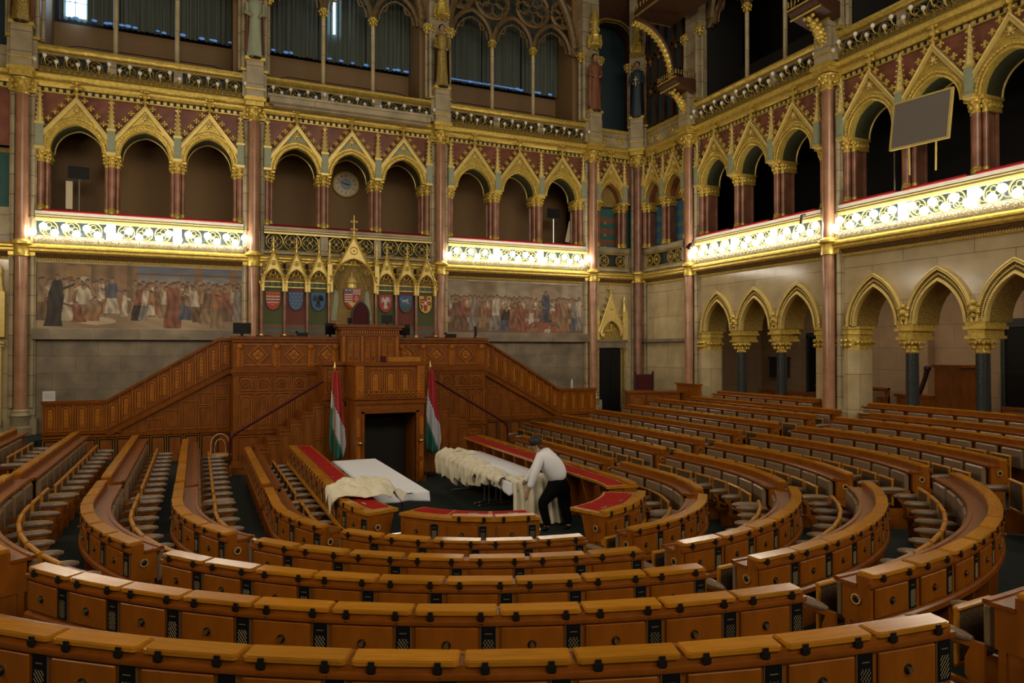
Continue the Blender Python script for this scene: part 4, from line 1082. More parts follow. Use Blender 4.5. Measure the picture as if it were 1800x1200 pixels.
mb.box(xa-.05,xb+.05,YC-.05,YC+.1,.98,1.06); mb.build('moulding', 'oakr', root)
mb = MB()   # diamond carved upper panels
dx = [1.32, 2.13, 2.90, 4.92, 5.70, 6.50]
for c in dx:
    mb.mi(0).box(c-.35,c-.32,YC-.03,YC,2.6,3.08).box(c+.32,c+.35,YC-.03,YC,2.6,3.08).box(c-.35,c+.35,YC-.03,YC,3.06,3.09).box(c-.35,c+.35,YC-.03,YC,2.58,2.61)
    s = .235; mb.strip([(c,2.83+s),(c+s,2.83),(c,2.83-s),(c-s,2.83),(c,2.83+s)], [(c,2.83+s-.04),(c+s-.04,2.83),(c,2.83-s+.04),(c-s+.04,2.83),(c,2.83+s-.04)], YC-.035, YC)
    mb.mi(1).prism([(c,2.83-.14),(c+.14,2.83),(c,2.83+.14),(c-.14,2.83)], YC-.016, YC)
    for a in range(4): mb.ball((c+.07*cos(a*PI/2), YC-.02, 2.83+.07*sin(a*PI/2)), .038, 7, 4, (1,.5,1))
    mb.ball((c, YC-.03, 2.83), .03, 6, 4)
for c in (.92, 1.74, 2.52, 3.1, 4.75, 5.32, 6.11, 6.93):
    mb.mi(0).box(c-.07,c+.07,YC-.05,YC,2.56,3.02).tube([(c,YC-.05,2.6),(c,YC-.05,2.95)], .03, 8).ball((c,YC-.05,3.03), .085, 8, 5)
    for q in range(5): mb.ball((c, YC-.08, 2.62+.08*q), .024, 6, 4)
mb.build('carved_panels', ['oakp','oakf'], root)
mb = MB()
for x0, x1 in ((.85,2.45),(5.35,7.0)):
    panels(mb, x0, x1, 1.98, 2.36, 4, YC-.01)
    n = 4; w = (x1-x0)/n
    for k in range(n):
        c = x0+w*(k+.5); mb.mi(1)
        for a in range(4): mb.ring((c+.05*cos(a*PI/2), YC-.02, 2.16+.05*sin(a*PI/2)), .045, .010, 8, 4)
    panels(mb, x0, x1, 1.08, 1.96, 4, YC-.01)
    panels(mb, x0, x1, .3, .96, 3, YC-.01, arched=False)
mb.build('lower_panels', ['oakp','oakd'], root)
def para(sg, label):
    r = thing('stair_parapet', (CX, YS, 0), 0, label, 'parapet', 'panelled stair parapets')
    # built mirrored: u grows outwards from the rostrum
    ui, uk, uo = 3.13, 5.78, 7.02; z1, z0 = 3.22, 1.80; g1, g0 = 2.46, 1.06
    mb = MB(); S_ = lambda u: u*sg
    def qd(pts, y0, y1):
        p = [(S_(a), b) for a, b in pts]; mb.prism(p if sg > 0 else p[::-1], y0, y1)
    qd([(ui,g1),(ui+.05,g1),(uk,g0),(uo,g0),(uo,z0),(uk,z0),(ui+.3,z1),(ui,z1)], 0, .12); mb.build('parapet_wall', 'oakd', r, smooth=False)
    mb = MB(); qd([(ui,g1),(ui+.05,g1),(uk,g0),(uo,g0),(uo,.2),(ui,.2)], .02, .14); mb.build('stair_side', 'oakd', r, smooth=False)
    mb = MB()
    pth = [(S_(ui-.02),0,z1+.0),(S_(ui+.3),0,z1),(S_(uk),0,z0),(S_(uo+.02),0,z0)]
    for a, b in zip(pth, pth[1:]):
        p = [(a[0],a[2]-.05),(b[0],b[2]-.05),(b[0],b[2]+.02),(a[0],a[2]+.02)]; mb.prism(p if sg > 0 else p[::-1], -.06, .16)
    pth = [(S_(ui),0,g1),(S_(ui+.08),0,g1),(S_(uk),0,g0)]
    for a, b in zip(pth, pth[1:]):
        p = [(a[0],a[2]-.09),(b[0],b[2]-.09),(b[0],b[2]+.03),(a[0],a[2]+.03)]; mb.prism(p if sg > 0 else p[::-1], -.07, .02)
        p = [(a[0],a[2]+.06),(b[0],b[2]+.06),(b[0],b[2]+.09),(a[0],a[2]+.09)]; mb.prism(p if sg > 0 else p[::-1], -.03, .02)
    qd([(uk-.3,g0-.02),(uo,g0-.02),(uo,g0+.06),(uk-.3,g0+.06)], -.05, .02); qd([(ui,.98),(uo,.98),(uo,1.06),(ui,1.06)], -.05, .02)
    mb.build('handrail_moulding', 'oakr', r)
    mb = MB()   # panels: vertical-sided, sheared along the slope
    n = 10
    for k in range(n):
        a = ui+.02+(uk-ui-.02)*k/n; b = ui+.02+(uk-ui-.02)*(k+1)/n
        def zt_(u): return z1 if u < ui+.3 else z1+(z0-z1)*(u-ui-.3)/(uk-ui-.3)
        def zb_(u): return g1+(g0-g1)*(u-ui-.05)/(uk-ui-.05) if u > ui+.05 else g1
        a2, b2 = a+.04, b-.04
        top = min(zt_(a2), zt_(b2))-.10; bot = max(zb_(a2), zb_(b2))+.13
        c, ww = (a+b)/2, b2-a2
        mb.mi(0); Ao = arch(S_(c), ww, top-ww*.4, ww*.45, 6); Ai = arch(S_(c), ww-.05, top-ww*.4, ww*.45-.025, 6)
        if top-ww*.4 > bot:
            mb.strip([(S_(c)+ww/2-.025,bot)]+Ai+[(S_(c)-ww/2+.025,bot)], [(S_(c)+ww/2,bot)]+Ao+[(S_(c)-ww/2,bot)], -.03, .0)
            mb.mi(1).prism([(S_(c)+ww/2-.05,bot+.03)]+arch(S_(c), ww-.10, top-ww*.4, ww*.45-.05, 5)+[(S_(c)-ww/2+.05,bot+.03)], -.014, .0)
            for q in range(5): mb.ball((S_(c), -.016, bot+.10+(top-bot-.2)*q/4), .028, 6, 4, (1,.5,1))
        mb.mi(0); xx = S_(b); mb.box(xx-.014, xx+.014, -.035, 0, zb_(b)+.09, zt_(b)-.05)
    x0, x1 = sorted((S_(uk+.02), S_(uo))); panels(mb, x0, x1, g0+.06, z0-.05, 4 if sg < 0 else 4, -.0)
    mb.build('carved_panels', ['oakp','oakf'], r)
    mb = MB()   # fielded panels under the stair
    for k in range(7):
        a = ui+.05+.36*k; b = a+.34; top = g1+(g0-g1)*(b-ui-.05)/(uk-ui-.05)-.13; x0, x1 = sorted((S_(a), S_(b)))
        if top > 1.3:
            if top > 1.9: panels(mb, x0, x1, 1.08, top-.34, 1, .02, arched=False); panels(mb, x0, x1, top-.33, top, 1, .02, arched=False)
            else: panels(mb, x0, x1, 1.08, top, 1, .02, arched=False)
        ht = g1+(g0-g1)*(a-ui-.05)/(uk-ui-.05)-.1
        tri = [(S_(a), top+.02), (S_(b), top+.02), (S_(a), ht)]
    x0, x1 = sorted((S_(ui), S_(uo))); panels(mb, x0, x1, .28, .97, 11, .0, arched=False)
    mb.build('lower_panels', ['oakp','oakd'], r)
para(-1, 'panelled oak stair parapet descending to the left of the rostrum'); para(1, 'panelled oak stair parapet descending to the right of the rostrum')
# president's raised desk
t = thing('presiding_desk', (3.92, 17.55, 0), 0, 'raised oak presiding desk with paired pointed panels', 'desk')
MB().box(-.72,.72,0,.7,2.56,3.5).build('body', 'oakd', t, smooth=False)
mb = MB().box(-.83,.83,-.10,.75,3.50,3.57).box(-.78,.78,-.05,.7,3.44,3.50).box(-.74,.74,-.03,.1,3.28,3.34).box(-.76,.76,-.03,.1,2.56,2.64); mb.build('top', 'oakr', t)
mb = MB(); 
for c in (-.42, 0, .42): panels(mb, c-.15, c+.15, 2.66, 3.27, 2, 0)
for c in (-.66,-.21,.21,.66): mb.mi(0).box(c-.03,c+.03,-.04,0,2.64,3.28)
for k in range(24): mb.mi(1).box(-.70+.06*k,-.67+.06*k,-.03,0,3.35,3.43)
mb.build('carved_panels', ['oakp','oakf'], t)

# ------------------------------------------------------------------ speaker's pulpit over the doorway
t = thing('speaker_pulpit', (3.93, 15.6, 0), 0, 'tall oak speaking pulpit above a dark doorway, between two flags', 'pulpit')
mb = MB().box(-.77,.77,0,1.1,1.80,2.6).box(-1.27,1.27,1.1,2.2,1.65,2.6).box(-1.27,-.8,1.12,2.2,0,1.65).box(.8,1.27,1.12,2.2,0,1.65)
mb.box(-.77,-.58,0,1.3,0,1.8).box(.58,.77,0,1.3,0,1.8).box(-.58,.58,0,1.3,1.60,1.8).box(-.8,-.5,1.1,1.3,0,1.8).box(.5,.8,1.1,1.3,0,1.8)
mb.build('body', 'oakd', t, smooth=False)
mb = MB().box(-.82,.82,-.06,1.1,2.60,2.68).box(-1.33,1.33,1.02,1.5,2.60,2.68).box(-.80,.80,-.05,1.12,1.76,1.84).box(-.82,.82,-.07,1.1,1.86,1.90).box(-1.30,1.30,1.05,1.2,1.80,1.88).box(-.64,.64,-.04,.05,1.56,1.66).box(-.64,-.58,-.04,.05,0,1.6).box(.58,.64,-.04,.05,0,1.6).box(-.82,-.7,-.03,.1,0,.12).box(.7,.82,-.03,.1,0,.12)
mb.build('moulding', 'oakr', t)
mb = MB(); panels(mb, -.50, .50, 1.95, 2.55, 3, 0); mb.mi(0).box(-.77,-.60,-.05,0,1.9,2.6).box(.60,.77,-.05,0,1.9,2.6); panels(mb, -1.24,-.82, 1.95,2.55,2,1.1); panels(mb,.82,1.24,1.95,2.55,2,1.1)
for k in range(14):
    x = -.72+1.44*k/13; mb.mi(1).ring((x,-.07,1.96), .04, .009, 8, 4).tube([(x,-.07,1.98),(x,-.07,2.05)], .008, 5).ball((x,-.07,2.06), .016, 5, 4)
for sg in (-1,1):
    for q in range(9): mb.mi(1).ball((sg*.685,-.055,1.98+.07*q), .026, 6, 4)
for zz in (.25,.75,1.25): mb.mi(0).box(-.75,-.66,-.02,0,zz-.2,zz+.2).box(.66,.75,-.02,0,zz-.2,zz+.2)
mb.build('carved_panels', ['oakp','oakf'], t)
MB().box(-.56,.56,.9,.95,0,1.6).build('dark_opening', 'vdark', t, smooth=False)
mb = MB()
for sg in (-1, 1): mb.tube([(sg*.68,-.02,.93),(sg*.68,-.09,.93)], .014, 8).ball((sg*.68,-.11,.93), .04, 10, 6, (1.3,1,.9))
mb.build('handle', 'brass', t)
t = thing('lectern_box', (3.80, 15.75, 2.68), 0, 'small dark red box on the pulpit ledge', 'box'); MB().bbox(-.06,.06,-.05,.05,0,.13,.006).build('box', 'maroon', t)
tag(MB().box(0,.75,0,.03,0,.10).build('book_rest', 'frame', loc=(3.92,15.8,2.69)), 'low carved book rest along the pulpit ledge', 'rest')
# side stairs with stepped panelling and handrails
for sg, lab in ((-1,'left'), (1,'right')):
    t = thing('side_stair', (3.93, 16.7, 0), 0, 'stepped oak stair rising to the pulpit from the %s' % lab, 'stair', 'pulpit stairs')
    mb = MB(); pb = MB(); n = 8
    for k in range(n):
        u0 = 1.27+.24*k; top = 1.70-.19*k
        x0, x1 = sorted((sg*u0, sg*(u0+.24))); mb.box(x0, x1, 0, .9, 0, top).box(x0-.01, x1+.01, -.03, .9, top+.002, top+.03)
        if top > .6: panels(pb, x0, x1, max(.1, top-.75), top-.05, 1, 0, arched=False, m=.02)
        if top > .9: panels(pb, x0, x1, .08, max(.1, top-.78), 1, 0, arched=False, m=.02)
    mb.build('steps', 'oakd', t, smooth=False); pb.build('stepped_panels', ['oakp','oakd'], t)
    t = thing('handrail', (3.93, 16.62, 0), 0, 'dark red padded handrail sloping down %s of the pulpit' % lab, 'handrail', 'pulpit handrails')
    mb = MB().tube([(sg*1.30,0,2.24),(sg*3.18,0,1.13),(sg*3.26,0,1.02),(sg*3.27,0,.85)], .030, 8); mb.build('rail', 'maroon', t)
    MB().tube([(sg*3.27,0,.88),(sg*3.27,0,.0)], .022, 8).build('post', 'dkwood', t)
    MB().box(min(sg*3.2,sg*3.6),max(sg*3.2,sg*3.6),-.05,.5,0,.42).build('newel_block', 'oak', t, smooth=False)
# flags
def flag(x, y, lab, ph):
    t = thing('flag', (x, y, 0), 0, lab, 'flag', 'red white and green flags')
    MB().tube([(0,0,.03),(0,0,2.55)], .014, 8).build('pole', 'brass', t)
    MB().lathe([(.012,2.53),(.03,2.55),(.028,2.58),(.018,2.61),(.004,2.69)], 10).build('finial', 'goldp', t)
    MB().lathe([(.15,0),(.15,.02),(.06,.04),(.02,.10)], 16).build('base', 'black', t)
    # cloth hangs from the pole: three diagonal bands
    nu, nv = 25, 30; z1 = 2.48; 
    def P(i, j):
        f = i/(nu-1); v = j/(nv-1)
        wdt = .05+.155*min(1, v*1.15)**.7
        z = z1-v*1.80-f*.0; x = (f-.35)*2*wdt*.95*(1-.25*max(0, v-.85)/.15) ; yy = -.03-.045*sin(f*PI*3.5+ph+v*1.2)*(.4+v)
        z += -.10*sin(f*PI)*v - .12*f*v
        return (x, yy, z)
    cols = ['flagr','flagw','flagg']; names = ['red_band','white_band','green_band']
    bands = [MB(), MB(), MB()]
    for i in range(nu-1):
        for j in range(nv-1):
            f = (i+.5)/(nu-1); v = (j+.5)/(nv-1)
            b = 0 if v+f*-.42 < .24 else (1 if v-f*.42 < .58 else 2)
            if f < .18 and v > .36 and lab.endswith('left'): b = 2 if v > .62 else (1 if v < .45 else 2)
            bands[b].add([P(i,j), P(i+1,j), P(i+1,j+1), P(i,j+1)], [(0,1,2,3)])
    for b, nm, m in zip(bands, names, cols): 
        o = b.build(nm, m, t); md = o.modifiers.new('w', 'WELD'); md = o.modifiers.new('s', 'SOLIDIFY'); md.thickness = .004
flag(2.82, 16.2, 'draped red, white and green flag standing on the left', .3)
flag(5.03, 16.2, 'draped red, white and green flag right of the pulpit', 1.6)
# monitors, phones, chair, notice on the rostrum
def monitor(x, y, z, rz, lab, w=.40, h=.26):
    t = thing('monitor', (x, y, z), rz, lab, 'monitor', 'monitors on the rostrum')
    MB().bbox(-w/2,w/2,-.02,.02,.06,.06+h,.006).build('screen', 'black', t); MB().box(-.03,.03,.0,.04,0,.1).box(-.10,.10,-.07,.08,0,.012).build('stand', 'black', t)
monitor(.98, 18.05, 3.27, .1, 'black monitor at the left end of the rostrum')
monitor(3.02, 18.0, 3.27, .5, 'black monitor left of the presiding desk', .3, .28)
monitor(4.90, 18.0, 3.27, -.4, 'black monitor right of the presiding desk', .28, .28)
monitor(6.88, 18.05, 3.27, 1.1, 'black monitor at the right end of the rostrum', .3, .26)
monitor(4.42, 17.9, 3.57, -.5, 'small tilted black monitor on top of the presiding desk', .28, .2)
monitor(3.48, 17.9, 3.57, .3, 'tiny dark display on the left of the presiding desk', .12, .12)
for x, l in ((2.35,'left of the presiding desk'), (6.15,'right of the presiding desk')):
    t = thing('desk_phone', (x, 18.0, 3.27), 0, 'black desk telephone on the rostrum, '+l, 'telephone', 'telephones'); MB().prism([(-.08,0),(.08,0),(.08,.03),(-.08,.10)], -.13, .13, 'yz').build('base', 'black', t); MB().tube([(-.13,-.02,.10),(-.13,.02,.13),(-.13,.1,.10)], .022, 6).build('handset', 'black', t)
for k, (x, l) in enumerate(((1.45,'at the left end'), (5.6,'right of centre'), (2.0, 'left of centre'))):
    tag(MB().bbox(-.17,.17,-.07,.07,0,.025,.004).build('keyboard', 'black', loc=(x,17.95,3.27)), 'flat black keyboard on the rostrum, '+l, 'keyboard', 'keyboards')
t = thing('notice_card', (-2.98, 18.62, 1.82), 0, 'white notice card leaning at the far left parapet end', 'card'); MB().box(-.12,.12,-.03,-.02,0,.22).build('sheet', 'paper', t, smooth=False)
mb = MB()
for k in range(3): mb.box(-.09,.09,-.032,-.03,.06+.045*k,.066+.045*k)
mb.build('printed_lines', 'silver', t, smooth=False)
# bentwood cafe chair
t = thing('bentwood_chair', (.50, 16.75, .23), .1, 'light bentwood chair standing before the left stair panelling', 'chair')
def arcp(w, h, z0, y, n=14): return [(w/2*(1 if k == 0 else 1)*cos(PI*k/n)*(1+.12*sin(PI*k/n)), y, z0+h*(sin(PI*k/n)**.6)) for k in range(n+1)]
mb = MB().tube([(.19,.19,.0),(.19,.18,.44)]+arcp(.38,.42,.46,.20)+[(-.19,.18,.44),(-.19,.19,0)], .014, 8).tube(arcp(.22,.33,.44,.19), .011, 8); mb.build('backrest', 'caneL', t)
MB().lathe([(.19,.43),(.205,.44),(.205,.465),(.19,.475)], 20).build('seat', 'caneL', t)
for sg in (-1, 1): MB().tube([(sg*.13,-.12,.44),(sg*.17,-.19,0)], .014, 8).build('leg', 'caneL', t)
MB().ring((0,0,0), .15, .008, 16, 5).build('stretcher', 'caneL', t, loc=(0,0,.25)).rotation_euler.x = PI/2

# ------------------------------------------------------------------ upper zone: window columns, tracery, blinds, statues
def slim():
    t = thing('window_column', (0,0,0), 0, 'c', 'column', 'slim stone columns of the upper windows')
    MB().tube([(0,0,10.3),(0,0,12.25)], .058, 12).build('shaft', 'marble', t)
    mb = MB().lathe([(.10,10.2),(.10,10.26),(.075,10.30),(.085,10.34),(.06,10.38)], 12); leafy(mb, .058, .12, 12.22, 12.50, 7, .03); mb.build('capital', 'gold', t)
    bpy.context.view_layer.update(); return Proto(t)
SL = slim()
for i, (bi, loc, rz, nm) in enumerate(BAYS):
    for k, u in enumerate((-.7, .7)):
        p = wp(loc, rz, u, .42)
        if seen(p[0], p[1], 10.8, 30): SL.put(p, rz, 'slim pale window column with gilt capital, %s, %s one' % (nm, (('left','right') if i < 3 else ('farther','nearer'))[k]), 'slim stone columns of the upper windows')
    t = thing('window_tracery', loc, rz, 'carved stone tracery arches at the top of the %s' % nm, 'tracery', 'window tracery')
    mb = MB()
    for c in (-1.38, 0, 1.38):
        A = arch(c, 1.30, 12.5, .85, 8); mb.tube([(x,.42,z) for x, z in A], .075, 6)
        A = arch(c, 1.02, 12.5, .62, 6); mb.tube([(x,.42,z) for x, z in A], .03, 5)
        for sg in (-1,1): mb.tube([(c+sg*.46,.42,12.78),(c+sg*.30,.42,12.80),(c+sg*.24,.42,12.98)], .03, 5)
    for c, z, r in ((-.69,13.75,.55),(.69,13.75,.55),(0,14.6,.6),(1.75,13.75,.4),(-1.75,13.75,.4)):
        mb.ring((c,.42,z), r, .07, 24, 6)
        for k in range(6): a = k*PI/3; mb.ring((c+r*.55*cos(a),.42,z+r*.55*sin(a)), r*.34, .035, 12, 5)
    A = arch(0, 4.3, 12.4, 3.2, 14); mb.tube([(x,.35,z) for x, z in A], .13, 8)
    mb.build('tracery', 'brownst', t)
    if i < 3:
        for k, c in enumerate((-1.38, 0, 1.38)):
            w = 1.36; mb = MB(); n = 56; vs = []
            for j in range(n+1):
                x = c-w/2+w*j/n; y = 1.32+.035*sin(j*1.15)+.02*sin(j*.37+k+i)
                vs += [(x,y,11.42),(x,y,16)]
            mb.add(vs, [(2*j,2*j+2,2*j+3,2*j+1) for j in range(n)])
            o = mb.build('blind', 'blind'); o.location = loc; o.rotation_euler.z = rz
            tag(o, 'grey-green pleated blind in the %s light of the %s' % (PLC[k], nm), 'blind', 'pleated blinds in the upper windows')
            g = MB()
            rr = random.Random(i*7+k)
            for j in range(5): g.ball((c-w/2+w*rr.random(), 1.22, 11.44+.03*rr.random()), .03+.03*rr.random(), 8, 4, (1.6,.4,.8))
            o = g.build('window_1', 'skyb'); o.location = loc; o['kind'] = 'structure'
        t = thing('window_rail', wp(loc, rz, 0, .9), rz, 'thin metal rail before the dark windows, %s' % nm, 'rail', 'thin rails before the windows')
        MB().tube([(-1.9,0,10.1),(-1.85,0,10.55),(-1.6,0,10.62),(1.6,0,10.62),(1.85,0,10.55),(1.9,0,10.1)], .012, 6).build('rail', 'dkwood', t)
o = struct('window_2', MB().box(-3.42, -2.98, .0, .03, 11.9, 12.75).box(-3.42,-2.98,0,.03,11.5,11.86), 'skyw', smooth=False); o.location = (.32, 21.28, 0)
o = struct('window_3', MB().box(3.62, 3.67, .0, .03, 12.2, 14.5), 'skyw', smooth=False); o.location = (0, 21.2, 0)
o = struct('window_4', MB().box(6.85, 9.4, .0, .03, 0, .03), 'skyb', smooth=False); o.location = (0, 21.1, 11.4)

def statue(x, y, rz, c1, c2, c3, lab, cross=False):
    t = thing('statue', (x, y, 10.56), rz, lab, 'statue', 'painted statues above the pillars')
    mb = MB(); ns = 24; prof = [(.20,0),(.19,.25),(.165,.6),(.15,.95),(.17,1.2),(.19,1.38),(.14,1.50),(.06,1.56)]; vs = []
    for r, z in prof:
        for k in range(ns):
            w = 2*PI*k/ns; q = r*(1+.10*sin(w*6+z*1.5)*(1-z/1.7)); vs.append((q*cos(w), q*.8*sin(w), z))
    mb.add(vs, [(i*ns+k, i*ns+(k+1)%ns, (i+1)*ns+(k+1)%ns, (i+1)*ns+k) for i in range(len(prof)-1) for k in range(ns)])
    for sg in (-1, 1): mb.tube([(sg*.17,0,1.42),(sg*.22,-.05,1.15),(sg*.10,-.16,1.05)], [.06,.055,.04], 8)
    mb.build('robe', c1, t)
    mb = MB(); vs = []
    for i in range(9):
        for k in range(11):
            w = -PI*.15+PI*1.3*k/10; z = .12+1.36*i/8; q = .215+.03*sin(k*2.2)-.03*i/8; vs.append((q*cos(w), q*.9*sin(w), z))
    mb.add(vs, [(i*11+k, i*11+k+1, (i+1)*11+k+1, (i+1)*11+k) for i in range(8) for k in range(10)]); mb.build('cloak', c2, t)
    mb = MB().ball((0,-.02,1.70), .085, 12, 8, (.9,1,1.2)).tube([(0,0,1.5),(0,0,1.64)], .045, 8).ball((0,-.105,1.69), .018, 6, 4)
    for sg in (-1, 1): mb.ball((sg*.09,-.17,1.05), .035, 6, 4)
    mb.build('head_and_hands', 'skin', t)
    MB().ball((0,.02,1.75), .10, 12, 6, (1,1,.9)).build('cap', c3, t)
    if cross: MB().box(-.012,.012,-.24,-.22,.95,1.25).box(-.07,.07,-.24,-.22,1.14,1.165).build('cross', 'goldp', t)
    MB().lathe([(.16,-.06),(.19,-.03),(.2,.0)], 12).build('plinth', 'dkwood', t)
PD = .27
statue(PX[0]-.0, YB-PD, 0, 'goldd', 'rust', 'hair', 'painted statue with red and gold robe at the far left top')
statue(PX[1], YB-PD, 0, 'sage', 'rust', 'hair', 'painted statue in pale green robe with red cloak')
statue(PX[2], YB-PD, 0, 'goldd', 'dkwood', 'hair', 'dark-cloaked painted statue with golden skirt above the middle pillar')
statue(PX[3], YB-PD, 0, 'rust', 'redm', 'hair', 'painted statue in dull red robe, right of the tracery window')
statue(XR-.30, YB-.30, -PI/4, 'navy', 'dkwood', 'hair', 'dark robed statue holding a gold cross in the corner', cross=True)
def canop(x, y, rz, lab):
    t = thing('statue_canopy', (x, y, 0), rz, lab, 'canopy', 'gilded canopies over the statues')
    mb = MB().lathe([(.20,12.62),(.24,12.66),(.22,12.72),(.18,12.9),(.20,12.95),(.13,13.0),(.12,13.35),(.16,13.4),(.05,13.8)], 8)
    for k in range(8):
        a = k*PI/4; mb.prism([(-.07,12.62),(.07,12.62),(0,12.85)], -.01, .01) if False else mb.tube([(.22*cos(a),.22*sin(a),12.66),(.20*cos(a),.20*sin(a),12.98)], [.035,.008], 5)
        mb.ball((.21*cos(a),.21*sin(a),12.62), .03, 5, 4).ball((.15*cos(a),.15*sin(a),13.15), .03, 5, 4)
    mb.build('canopy', 'gold', t)
canop(PX[2], YB-PD, 0, 'gilded spiky canopy over the statue of the middle pillar'); canop(PX[3], YB-PD, 0, 'gilded spiky canopy over the dull red statue'); canop(XR-.30, YB-.30, -PI/4, 'dim gilded canopy over the corner statue')
canop(PX[1], YB-PD, 0, 'gilded spiky canopy over the pale green statue')
# consoles on the right wall
for k, (y, lab) in enumerate(((PY[0], 'far'), (PY[1], 'near'))):
    t = thing('wall_console', (XR-.2, y, 0), -PI/2, 'projecting wooden console with gilded carved bracket and leaf cresting, %s pillar of the right wall' % lab, 'console', 'carved consoles on the right wall')
    mb = MB().prism([(-.0,10.45),(-.62,10.62),(-.72,10.72),(-.72,10.82),(0,10.82)], -.42, .42, 'yz'); mb.build('corbel', 'oriel', t)
    mb = MB()
    for q in range(7):
        f = q/6; mb.ball((0, -.10-.40*f**2, 9.95+.55*f), .13-.02*abs(q-3), 8, 6, (1,1,1.1))
        for sg in (-1, 1): mb.ball((sg*.12, -.12-.40*f**2, 9.98+.55*f), .05, 6, 4)
    mb.tube([(-.44,-.62,10.60),(.44,-.62,10.60)], .025, 6).tube([(-.44,-.73,10.80),(.44,-.73,10.80)], .02, 6); mb.build('bracket', 'gold', t)
    mb = MB()
    for q in range(9):
        for (x, yy) in ((-.42+.84*q/8, -.72), (-.42, -.7+.7*q/8), (.42, -.7+.7*q/8)): mb.ball((x,yy,10.93), .03, 5, 4, (1,.6,1.8)).ball((x,yy,11.0), .022, 5, 4)
    mb.build('cresting', 'goldd', t)
    if k == 0:
        mb = MB(); pts = [(0,-.55-(1.15)*sin(PI/2*q/14)**1.0*0-1.25*(1-cos(PI/2*q/14)), 10.95+1.45*sin(PI/2*q/14)) for q in range(15)]
        mb.tube(pts, .10, 8); mb.build('curved_brace', 'oriel', t)
        mb = MB()
        mb.tube([(p[0], p[1]-.02, p[2]-.09) for p in pts], .085, 8)
        for q, p in enumerate(pts):
            for sg in (-1, 1): mb.ball((sg*.07, p[1]-.04, p[2]-.13), .05, 6, 4)
            mb.ball((0, p[1]-.06, p[2]-.16), .045, 6, 4)
        mb.build('gilded_leafwork', 'gold', t)
        mb = MB().box(-.5,2.2,-1.5,-.2,12.7,12.9).box(-.5,2.2,-1.4,-.3,12.9,14.0); mb.build('oriel_box', 'oriel', t, smooth=False)
        mb = MB()
        for q in range(18): mb.ball((-.5+2.7*q/17,-1.5,13.0), .04, 5, 4, (1,.6,2)).ball((-.5,-1.5+1.3*q/17,13.0), .04, 5, 4, (.6,1,2))
        mb.tube([(-.5,-1.52,12.72),(2.2,-1.52,12.72)], .03, 6).tube([(-.52,-1.5,12.72),(-.52,-.2,12.72)], .03, 6); mb.build('oriel_cresting', 'goldd', t)
t = thing('lattice_window', (XR, PY[0]+1.35, 0), -PI/2, 'brown wooden lattice screen with blue-grey panes in the upper corner', 'screen')
mb = MB()
for u in (-1.0,-.55,-.1,.35,.8,1.1): mb.box(u-.05,u+.05,-.0,.1,10.1,13.5)
for z in (10.1,11.2,11.45,12.4): mb.box(-1.0,1.1,.0,.09,z,z+.10)
mb.build('frame', 'oriel', t, smooth=False)
mb = MB()
for a in (-.77,-.32,.13,.58):
    for z in (11.33,12.3): mb.ring((a,-.01,z), .06, .015, 8, 4).ball((a,-.02,z), .025, 5, 4)
mb.build('gilt_ornament', 'goldd', t); MB().box(-1.0,1.1,.11,.14,10.1,13.4).build('panes', 'navy', t, smooth=False)

# ------------------------------------------------------------------ lower arcade of the right wall
def low_arch():
    t = thing('arcade_arch', (0,0,0), 0, 'a', 'arch', 'gilded arches of the lower arcade')
    A = arch(0, 1.06, 3.48, .85); Bo = arch(0, 1.40, 3.48, 1.12); C1 = arch(0, 1.14, 3.48, .91); C2 = arch(0, 1.32, 3.48, 1.06)
    mb = MB().strip(A, C1, -.02, .10).strip(C2, Bo, -.04, .10); mb.tube([(x,-.03,z) for x, z in Bo], .022, 6).tube([(x,-.02,z) for x, z in A], .015, 6); mb.build('moulding', 'goldp', t)
    MB().strip(C1, C2, .02, .08).build('dark_band', 'friez', t); mb = MB(); n = len(C1)
    for k in range(n-1):
        for f in (0,.5):
            x = (C1[k][0]+C2[k][0])/2*(1-f)+(C1[k+1][0]+C2[k+1][0])/2*f; z = (C1[k][1]+C2[k][1])/2*(1-f)+(C1[k+1][1]+C2[k+1][1])/2*f
            mb.ball((x,.0,z), .026, 5, 4)
    mb.build('filigree', 'goldp', t)
    MB().strip(arch(0, 1.05, 3.48, .845), arch(0, 1.085, 3.48, .865), .10, .76).build('soffit', 'goldd', t)
    bpy.context.view_layer.update(); return Proto(t)
LW = low_arch()
def low_col():
    t = thing('granite_column', (0,0,0), 0, 'c', 'column', 'dark granite columns of the lower arcade')
    MB().lathe([(.135,1.12),(.13,1.2),(.122,2.90)], 20).build('shaft', 'granite', t)
    mb = MB(); leafy(mb, .125, .21, 2.88, 3.16, 10, .035)
    for k in range(10): a = 2*PI*k/10; mb.ball((.22*cos(a), .22*sin(a), 3.10), .035, 6, 4)
    mb.box(-.20,.20,-.24,.40,3.16,3.22).box(-.16,.16,-.20,.38,3.22,3.34).box(-.22,.22,-.26,.42,3.34,3.40).box(-.19,.19,-.22,.40,3.40,3.56); mb.build('capital', 'gold', t)
    MB().lathe([(.22,.98),(.22,1.03),(.17,1.06),(.19,1.10),(.14,1.14)], 16).build('base', 'granite', t)
    mb = MB()
    for z, r in ((3.60,.05),(3.72,.07),(3.85,.05)): mb.ball((0,-.28,z), r, 7, 5)
    for sg in (-1,1): mb.ball((sg*.08,-.27,3.66), .045, 6, 4).ball((sg*.10,-.27,3.80), .04, 6, 4)
    mb.build('figure_boss', 'gold', t)
    bpy.context.view_layer.update(); return Proto(t)
LC = low_col()
